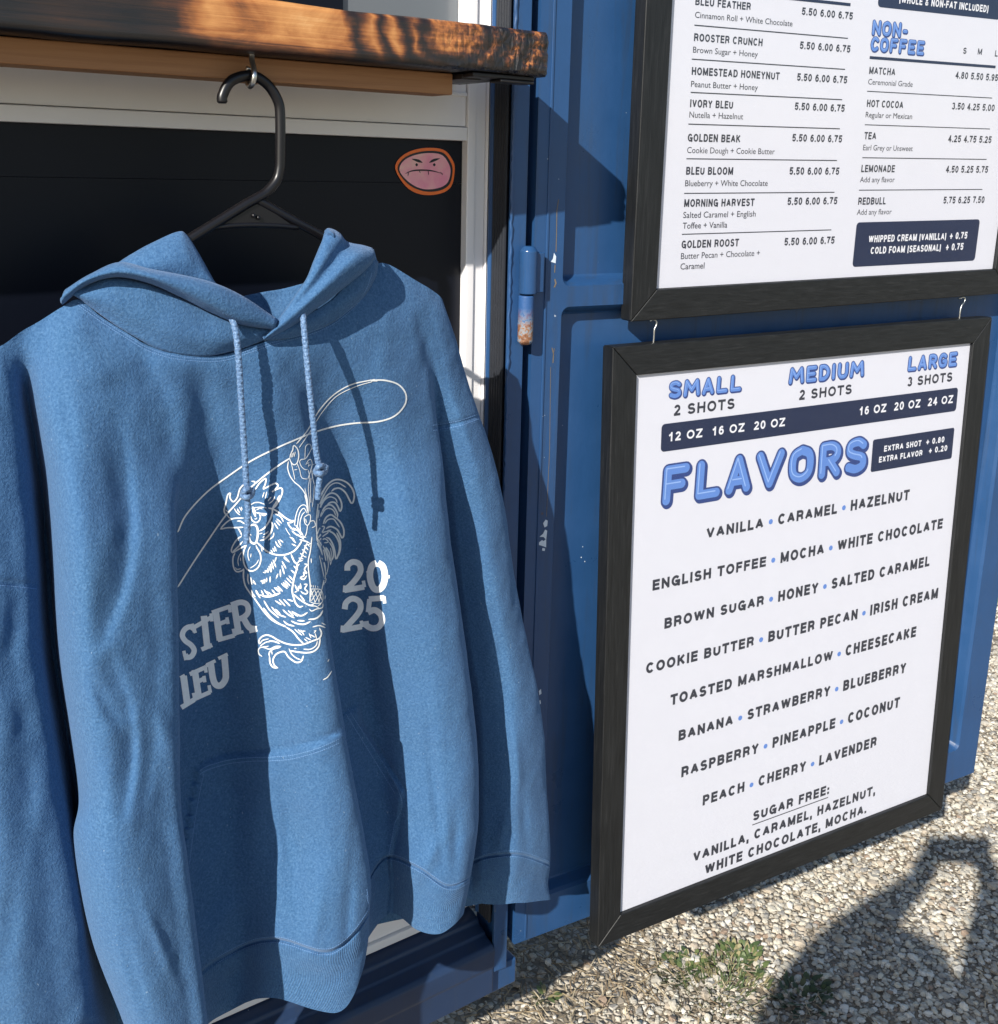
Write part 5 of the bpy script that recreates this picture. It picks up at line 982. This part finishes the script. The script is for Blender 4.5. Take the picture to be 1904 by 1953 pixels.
for n_row, (s, l, r, cp) in enumerate(rows):
    ws = s.split('|'); W_ = [sansw(x) for x in ws]; g = 1.45; tot = sum(W_) + g*(len(ws)-1); ul, vl = PL.uv(*l); ur, _ = PL.uv(*r); sc = (ur-ul)/tot; u = ul
    for i, (x, wd_) in enumerate(zip(ws, W_)):
        p.sans('lettering#r%d' % n_row, x, pl_px(PL, u, vl), pl_px(PL, u+wd_*sc, vl), cp*S_, 0, .19); u += wd_*sc
        if i < len(ws)-1: p.dot('lettering#r%d' % n_row, pl_px(PL, u+g*sc/2, vl-.0075), .0042, 2); u += g*sc
p.sans('lettering#u', 'SUGAR FREE:', z7(1033, 690), z7(1302, 600), 34*S_, 0, .19); p.rule('lettering#u', z7(1031, 702), z7(1300, 606), 2.6, 0)
p.sans('lettering#v', 'VANILLA, CARAMEL, HAZELNUT,', z7(820, 836), z7(1466, 597), 35*S_, 0, .19); p.sans('lettering#w', 'WHITE CHOCOLATE, MOCHA.', z7(862, 880), z7(1435, 660), 35*S_, 0, .19)
p.build(po_lo, INK)

W_in = .70209949; UW = .0415
t_up, po_up = menu('upper', PU, -UW, -.80, W_in+UW, UW, UW, 'upper framed menu with priced drink list in two columns, cut off at the top')
p = Print(PU)
items = [('BLEU FEATHER', (828, 17), (1025, 32), 'Cinnamon Roll + White Chocolate', (827, 62), (1173, 92), (1206, 52), (1387, 66), (825, 87), (1370, 137)),
 ('ROOSTER CRUNCH', (823, 145), (1067, 158), 'Brown Sugar + Honey', (820, 186), (1050, 201), (1199, 173), (1378, 188), (816, 208), (1360, 247)),
 ('HOMESTEAD HONEYNUT', (815, 265), (1127, 278), 'Peanut Butter + Honey', (813, 308), (1050, 320), (1189, 286), (1367, 295), (812, 327), (1350, 354)),
 ('IVORY BLEU', (809, 380), (962, 384), 'Nutella + Hazelnut', (807, 417), (998, 423), (1181, 390), (1358, 396), (804, 440), (1342, 457)),
 ('GOLDEN BEAK', (801, 502), (988, 503), 'Cookie Dough + Cookie Butter', (799, 543), (1110, 546), (1172, 502), (1349, 503), (797, 564), (1332, 569)),
 ('BLEU BLOOM', (795, 620), (962, 620), 'Blueberry + White Chocolate', (792, 661), (1085, 658), (1162, 620), (1339, 618), (789, 687), (1323, 682)),
 ('MORNING HARVEST', (788, 735), (1037, 733), 'Salted Caramel + English', (785, 774), (1042, 770), (1155, 728), (1332, 724), (781, 833), (1312, 815)),
 ('GOLDEN ROOST', (779, 882), (982, 874), 'Butter Pecan + Chocolate +', (777, 920), (1057, 910), (1144, 872), (1322, 864), None, None)]
for nm, a, b, ds, c, d, e, f, g, h in items:
    p.sans('lettering#'+nm, nm, z2(*a), z2(*b), 28*S_, 0, .155, 1, .15); p.text('lettering#'+nm, ds, z2(*c), z2(*d), 22*S_, 0, .0); p.sans('price#'+nm, '5.50 6.00 6.75', z2(*e), z2(*f), 27*S_, 0, .155, 1, .13)
    if g: p.rule('rule#'+nm, z2(*g), z2(*h), 2.0, 0)
p.text('lettering#MORNING HARVEST', 'Toffee + Vanilla', z2(783, 812), z2(941, 809), 22*S_, 0, .002); p.text('lettering#GOLDEN ROOST', 'Caramel', z2(775, 957), z2(860, 955), 22*S_, 0, .002)
p.rule('rule#a', z2(830, -38), z2(1380, 12), 6, 1)
it2 = [('MATCHA', (1445, 262), (1538, 266), 'Ceremonial Grade', (1442, 299), (1600, 306), '4.80 5.50 5.95', (1752, 278), (1902, 290), (1439, 322), (1883, 349)), ('HOT COCOA', (1437, 379), (1566, 383), 'Regular or Mexican', (1433, 416), (1598, 420), '3.50 4.25 5.00', (1739, 388), (1890, 396), (1431, 441), (1875, 459)),
 ('TEA', (1428, 494), (1470, 496), 'Earl Grey or Unsweet', (1424, 533), (1600, 536), '4.25 4.75 5.25', (1726, 504), (1879, 508), (1422, 558), (1863, 567)), ('LEMONADE', (1417, 611), (1536, 611), 'Add any flavor', (1413, 647), (1536, 646), '4.50 5.25 5.75', (1718, 613), (1867, 613), (1410, 673), (1848, 674)),
 ('REDBULL', (1406, 727), (1504, 726), 'Add any flavor', (1402, 763), (1525, 762), '5.75 6.25 7.50', (1709, 723), (1854, 722), None, None)]
for nm, a, b, ds, c, d, pr, e, f, g, h in it2:
    p.sans('lettering#'+nm, nm, z2(*a), z2(*b), 26*S_, 0, .15, 1, .15); p.text('lettering#'+nm, ds, z2(*c), z2(*d), 20*S_, 0, .0); p.sans('price#'+nm, pr, z2(*e), z2(*f), 25*S_, 0, .15, 1, .13)
    if g: p.rule('rule#'+nm, z2(*g), z2(*h), 1.8, 0)
p.bubble('heading#1', 'NON-', z2(1454, 126), z2(1582, 136), 58*S_, .14); p.bubble('heading#2', 'COFFEE', z2(1449, 183), z2(1640, 196), 56*S_, .14)
for s, a, b in (('S', (1779, 190), (1791, 191)), ('M', (1831, 193), (1846, 194)), ('L', (1892, 200), (1902, 201))): p.sans('lettering#sizes', s, z2(*a), z2(*b), 22*S_, 0, .15)
p.rule('rule#b', z2(1448, 203), z2(1895, 238), 6, 1)
p.quad('banner#1', [z2(1400, 790), z2(1837, 778), z2(1824, 925), z2(1388, 948)], 1, 1, .006)
for s, a, b in (('WHIPPED CREAM (VANILLA)', (1443, 861), (1718, 848)), ('+ 0.75', (1731, 850), (1793, 847)), ('COLD FOAM (SEASONAL)', (1450, 902), (1699, 890)), ('+ 0.75', (1717, 890), (1779, 886))): p.sans('banner#1', s, z2(*a), z2(*b), 25*S_, 5, .16, 2, .15)
p.quad('banner#2', [z2(1484, -60), z2(1919, -25), z2(1911, 74), z2(1477, 20)], 1, 1, .006)
p.sans('banner#2', '(WHOLE & NON-FAT INCLUDED)', z2(1552, 9), z2(1868, 42), 27*S_, 5, .16, 2, .15)
p.build(po_up, INK)
# the two wire hooks that join the frames
def whook(pts, label):
    mb = MB(); mb.tube([pl_ for pl_ in pts], .0013, 8); o = mb.build('wire_hook', M['metal'], None, True); tag(o, label, 'hook', 'wire hooks between the menu boards')
def dpt(x, y, k): q_ = PL.uv(x, y, k); return PL.pt(*q_, k)
whook([dpt(x, y, -.012) for x, y in spline(np.array([(1240,612),(1246,609),(1252,613),(1252,620),(1248.5,628),(1247.5,640),(1246.5,655),(1246,664)], float), 5)], 'bent wire hook joining the menu frames at their left corners')
whook([dpt(x, y, -.012) for x, y in spline(np.array([(1830,569),(1837,566.5),(1841,569),(1840,575),(1835,582),(1832,592),(1830.5,604),(1830,611)], float), 5)], 'bent wire hook joining the menu frames near their right corners')
# ------------------------------------------------------------------ the photographer, who stands behind the lens and throws the shadow on the gravel
def photographer():
    fw = Vector((.588, .809, 0)); rt = Vector((.809, -.588, 0))
    W = lambda f, r, h: fw*f + rt*r + Vector((0, 0, h))
    bc = (-.54, -.305)
    t = thing('person', W(bc[0], bc[1], 0), 'person in a dark top holding up a phone in front of the hoodie', 'person')
    V_, E_, R_ = [], [], []
    def v(f, r, h, rad): V_.append(W(f, r, h)); R_.append(rad); return len(V_)-1
    def chain(a, L):
        for p_ in L: b = v(*p_); E_.append((a, b)); a = b
        return a
    pel = v(bc[0], bc[1], .86, (.15, .11)); che = chain(pel, [(bc[0], bc[1], 1.0, (.135, .10)), (bc[0]+.01, bc[1], 1.17, (.15, .11)), (bc[0]+.01, bc[1], 1.27, (.13, .09))])
    nk = chain(che, [(bc[0]+.02, bc[1], 1.345, (.05, .05)), (bc[0]+.045, bc[1], 1.41, (.062, .07)), (bc[0]+.055, bc[1], 1.48, (.076, .09)), (bc[0]+.05, bc[1], 1.535, (.066, .078))])
    for s, sh, el, ha in ((-1, (-.50, -.46, 1.29), (-.25, -.35, 1.36), (-.075, -.075, 1.475)), (1, (-.51, -.12, 1.29), (-.31, -.045, 1.31), (-.075, .06, 1.475))):
        a = chain(che, [(*sh, (.098, .092))]); mid = [(x+y)/2 for x, y in zip(sh, el)]
        a = chain(a, [(*mid, (.104, .098)), (*el, (.060, .060))]); mid = [x*.55+y*.45 for x, y in zip(el, ha)]; a = chain(a, [(*mid, (.050, .050)), (el[0]*.12+ha[0]*.88, el[1]*.12+ha[1]*.88, ha[2]-.02, (.027, .027))])
        pa = chain(a, [(ha[0]+.02, ha[1], ha[2]+.01, (.032, .018))])
        for k in range(4): chain(pa, [(ha[0]+.045, ha[1]-s*.006, ha[2]-.02+.017*k, (.0085, .0085)), (ha[0]+.058, ha[1]-s*.026, ha[2]-.018+.017*k, (.008, .008)), (ha[0]+.052, ha[1]-s*(.044-.004*abs(k-1)), ha[2]-.016+.016*k, (.007, .007))])
        chain(pa, [(ha[0]+.02, ha[1]-s*.02, ha[2]+.035, (.010, .010)), (ha[0]+.028, ha[1]-s*.045, ha[2]+.045, (.009, .009))])
        chain(pel, [(bc[0], bc[1]+s*.09, .80, (.092, .095)), (bc[0]+.015, bc[1]+s*.10, .46, (.062, .062)), (bc[0]-.01, bc[1]+s*.105, .25, (.056, .056)), (bc[0]-.01, bc[1]+s*.11, .075, (.040, .042)), (bc[0]+.06, bc[1]+s*.12, .045, (.042, .040)), (bc[0]+.14, bc[1]+s*.13, .034, (.036, .030))])
    me = bpy.data.meshes.new('body'); me.from_pydata(V_, E_, []); o = link('body', me, t)
    md = o.modifiers.new('skin', 'SKIN'); md.use_smooth_shade = True
    if not me.skin_vertices: me.attributes.new('skin_radius', 'FLOAT_VECTOR', 'POINT') if False else None
    sv = me.skin_vertices[0].data if me.skin_vertices else None
    if sv is None:
        bm = bmesh.new(); bm.from_mesh(me); bm.verts.layers.skin.verify(); bm.to_mesh(me); bm.free(); sv = me.skin_vertices[0].data
    for s_, r in zip(sv, R_): s_.radius = r
    sv[0].use_root = True
    o.modifiers.new('sub', 'SUBSURF').levels = 2; o.modifiers['sub'].render_levels = 2
    tn = NT('dark_clothes_and_skin'); sx = tn.n('SeparateXYZ'); tn.l(tn.coord(), sx.inputs[0])
    tn.base(tn.ramp(tn.n('Math', operation='DIVIDE', i_1=1.7).outputs[0], [(0, .1), (1, .1)]))
    dv = tn.n('Math', operation='DIVIDE'); dv.inputs[1].default_value = 1.7; tn.l(sx.outputs[2], dv.inputs[0])
    rp = tn.ramp(dv.outputs[0], [(.045, (.05, .05, .05)), (.05, (.03, .05, .10)), (.515, (.03, .05, .10)), (.52, (.03, .03, .035)), (.785, (.03, .03, .035)), (.79, (.45, .27, .19))]); tn.base(rp); me.materials.append(tn.m)
    hb = MB(); c = W(bc[0]+.03, bc[1], 1.50); vs = []; n = 20                  # shoulder-length hair
    prof = [(.0, .112), (.045, .105), (.082, .080), (.104, .040), (.112, 0), (.114, -.05), (.116, -.11), (.118, -.17), (.108, -.215)]
    for k_, (r_, z_) in enumerate(prof):
        for j in range(n):
            a_ = 2*pi*j/n; wv = 1 + .05*sin(5*a_ + k_); vs.append(c + fw*(r_*1.02*cos(a_)*wv - .018) + rt*(r_*.98*sin(a_)*wv) + Vector((0, 0, z_)))
    hb.add(vs, [(i*n+j, i*n+(j+1) % n, (i+1)*n+(j+1) % n, (i+1)*n+j) for i in range(len(prof)-1) for j in range(n) if not (i > 2 and cos(2*pi*(j+.5)/n) > .62)])
    hb.build('hair', simple('brown_hair', (.05, .03, .02), .6, .3, 90), t, True)
    ph = MB(); fr_ = Matrix([[rt.x, fw.x, 0, 0], [rt.y, fw.y, 0, 0], [0, 0, 1, H], [0, 0, 0, 1]]); ph.box((-.070, -.020, -.055), (.085, -.011, .018), 0, fr_)
    po = ph.build('phone', M['steel_black'], None, bevel=.003); tag(po, 'black phone held out level in both hands of the person', 'phone')
photographer()
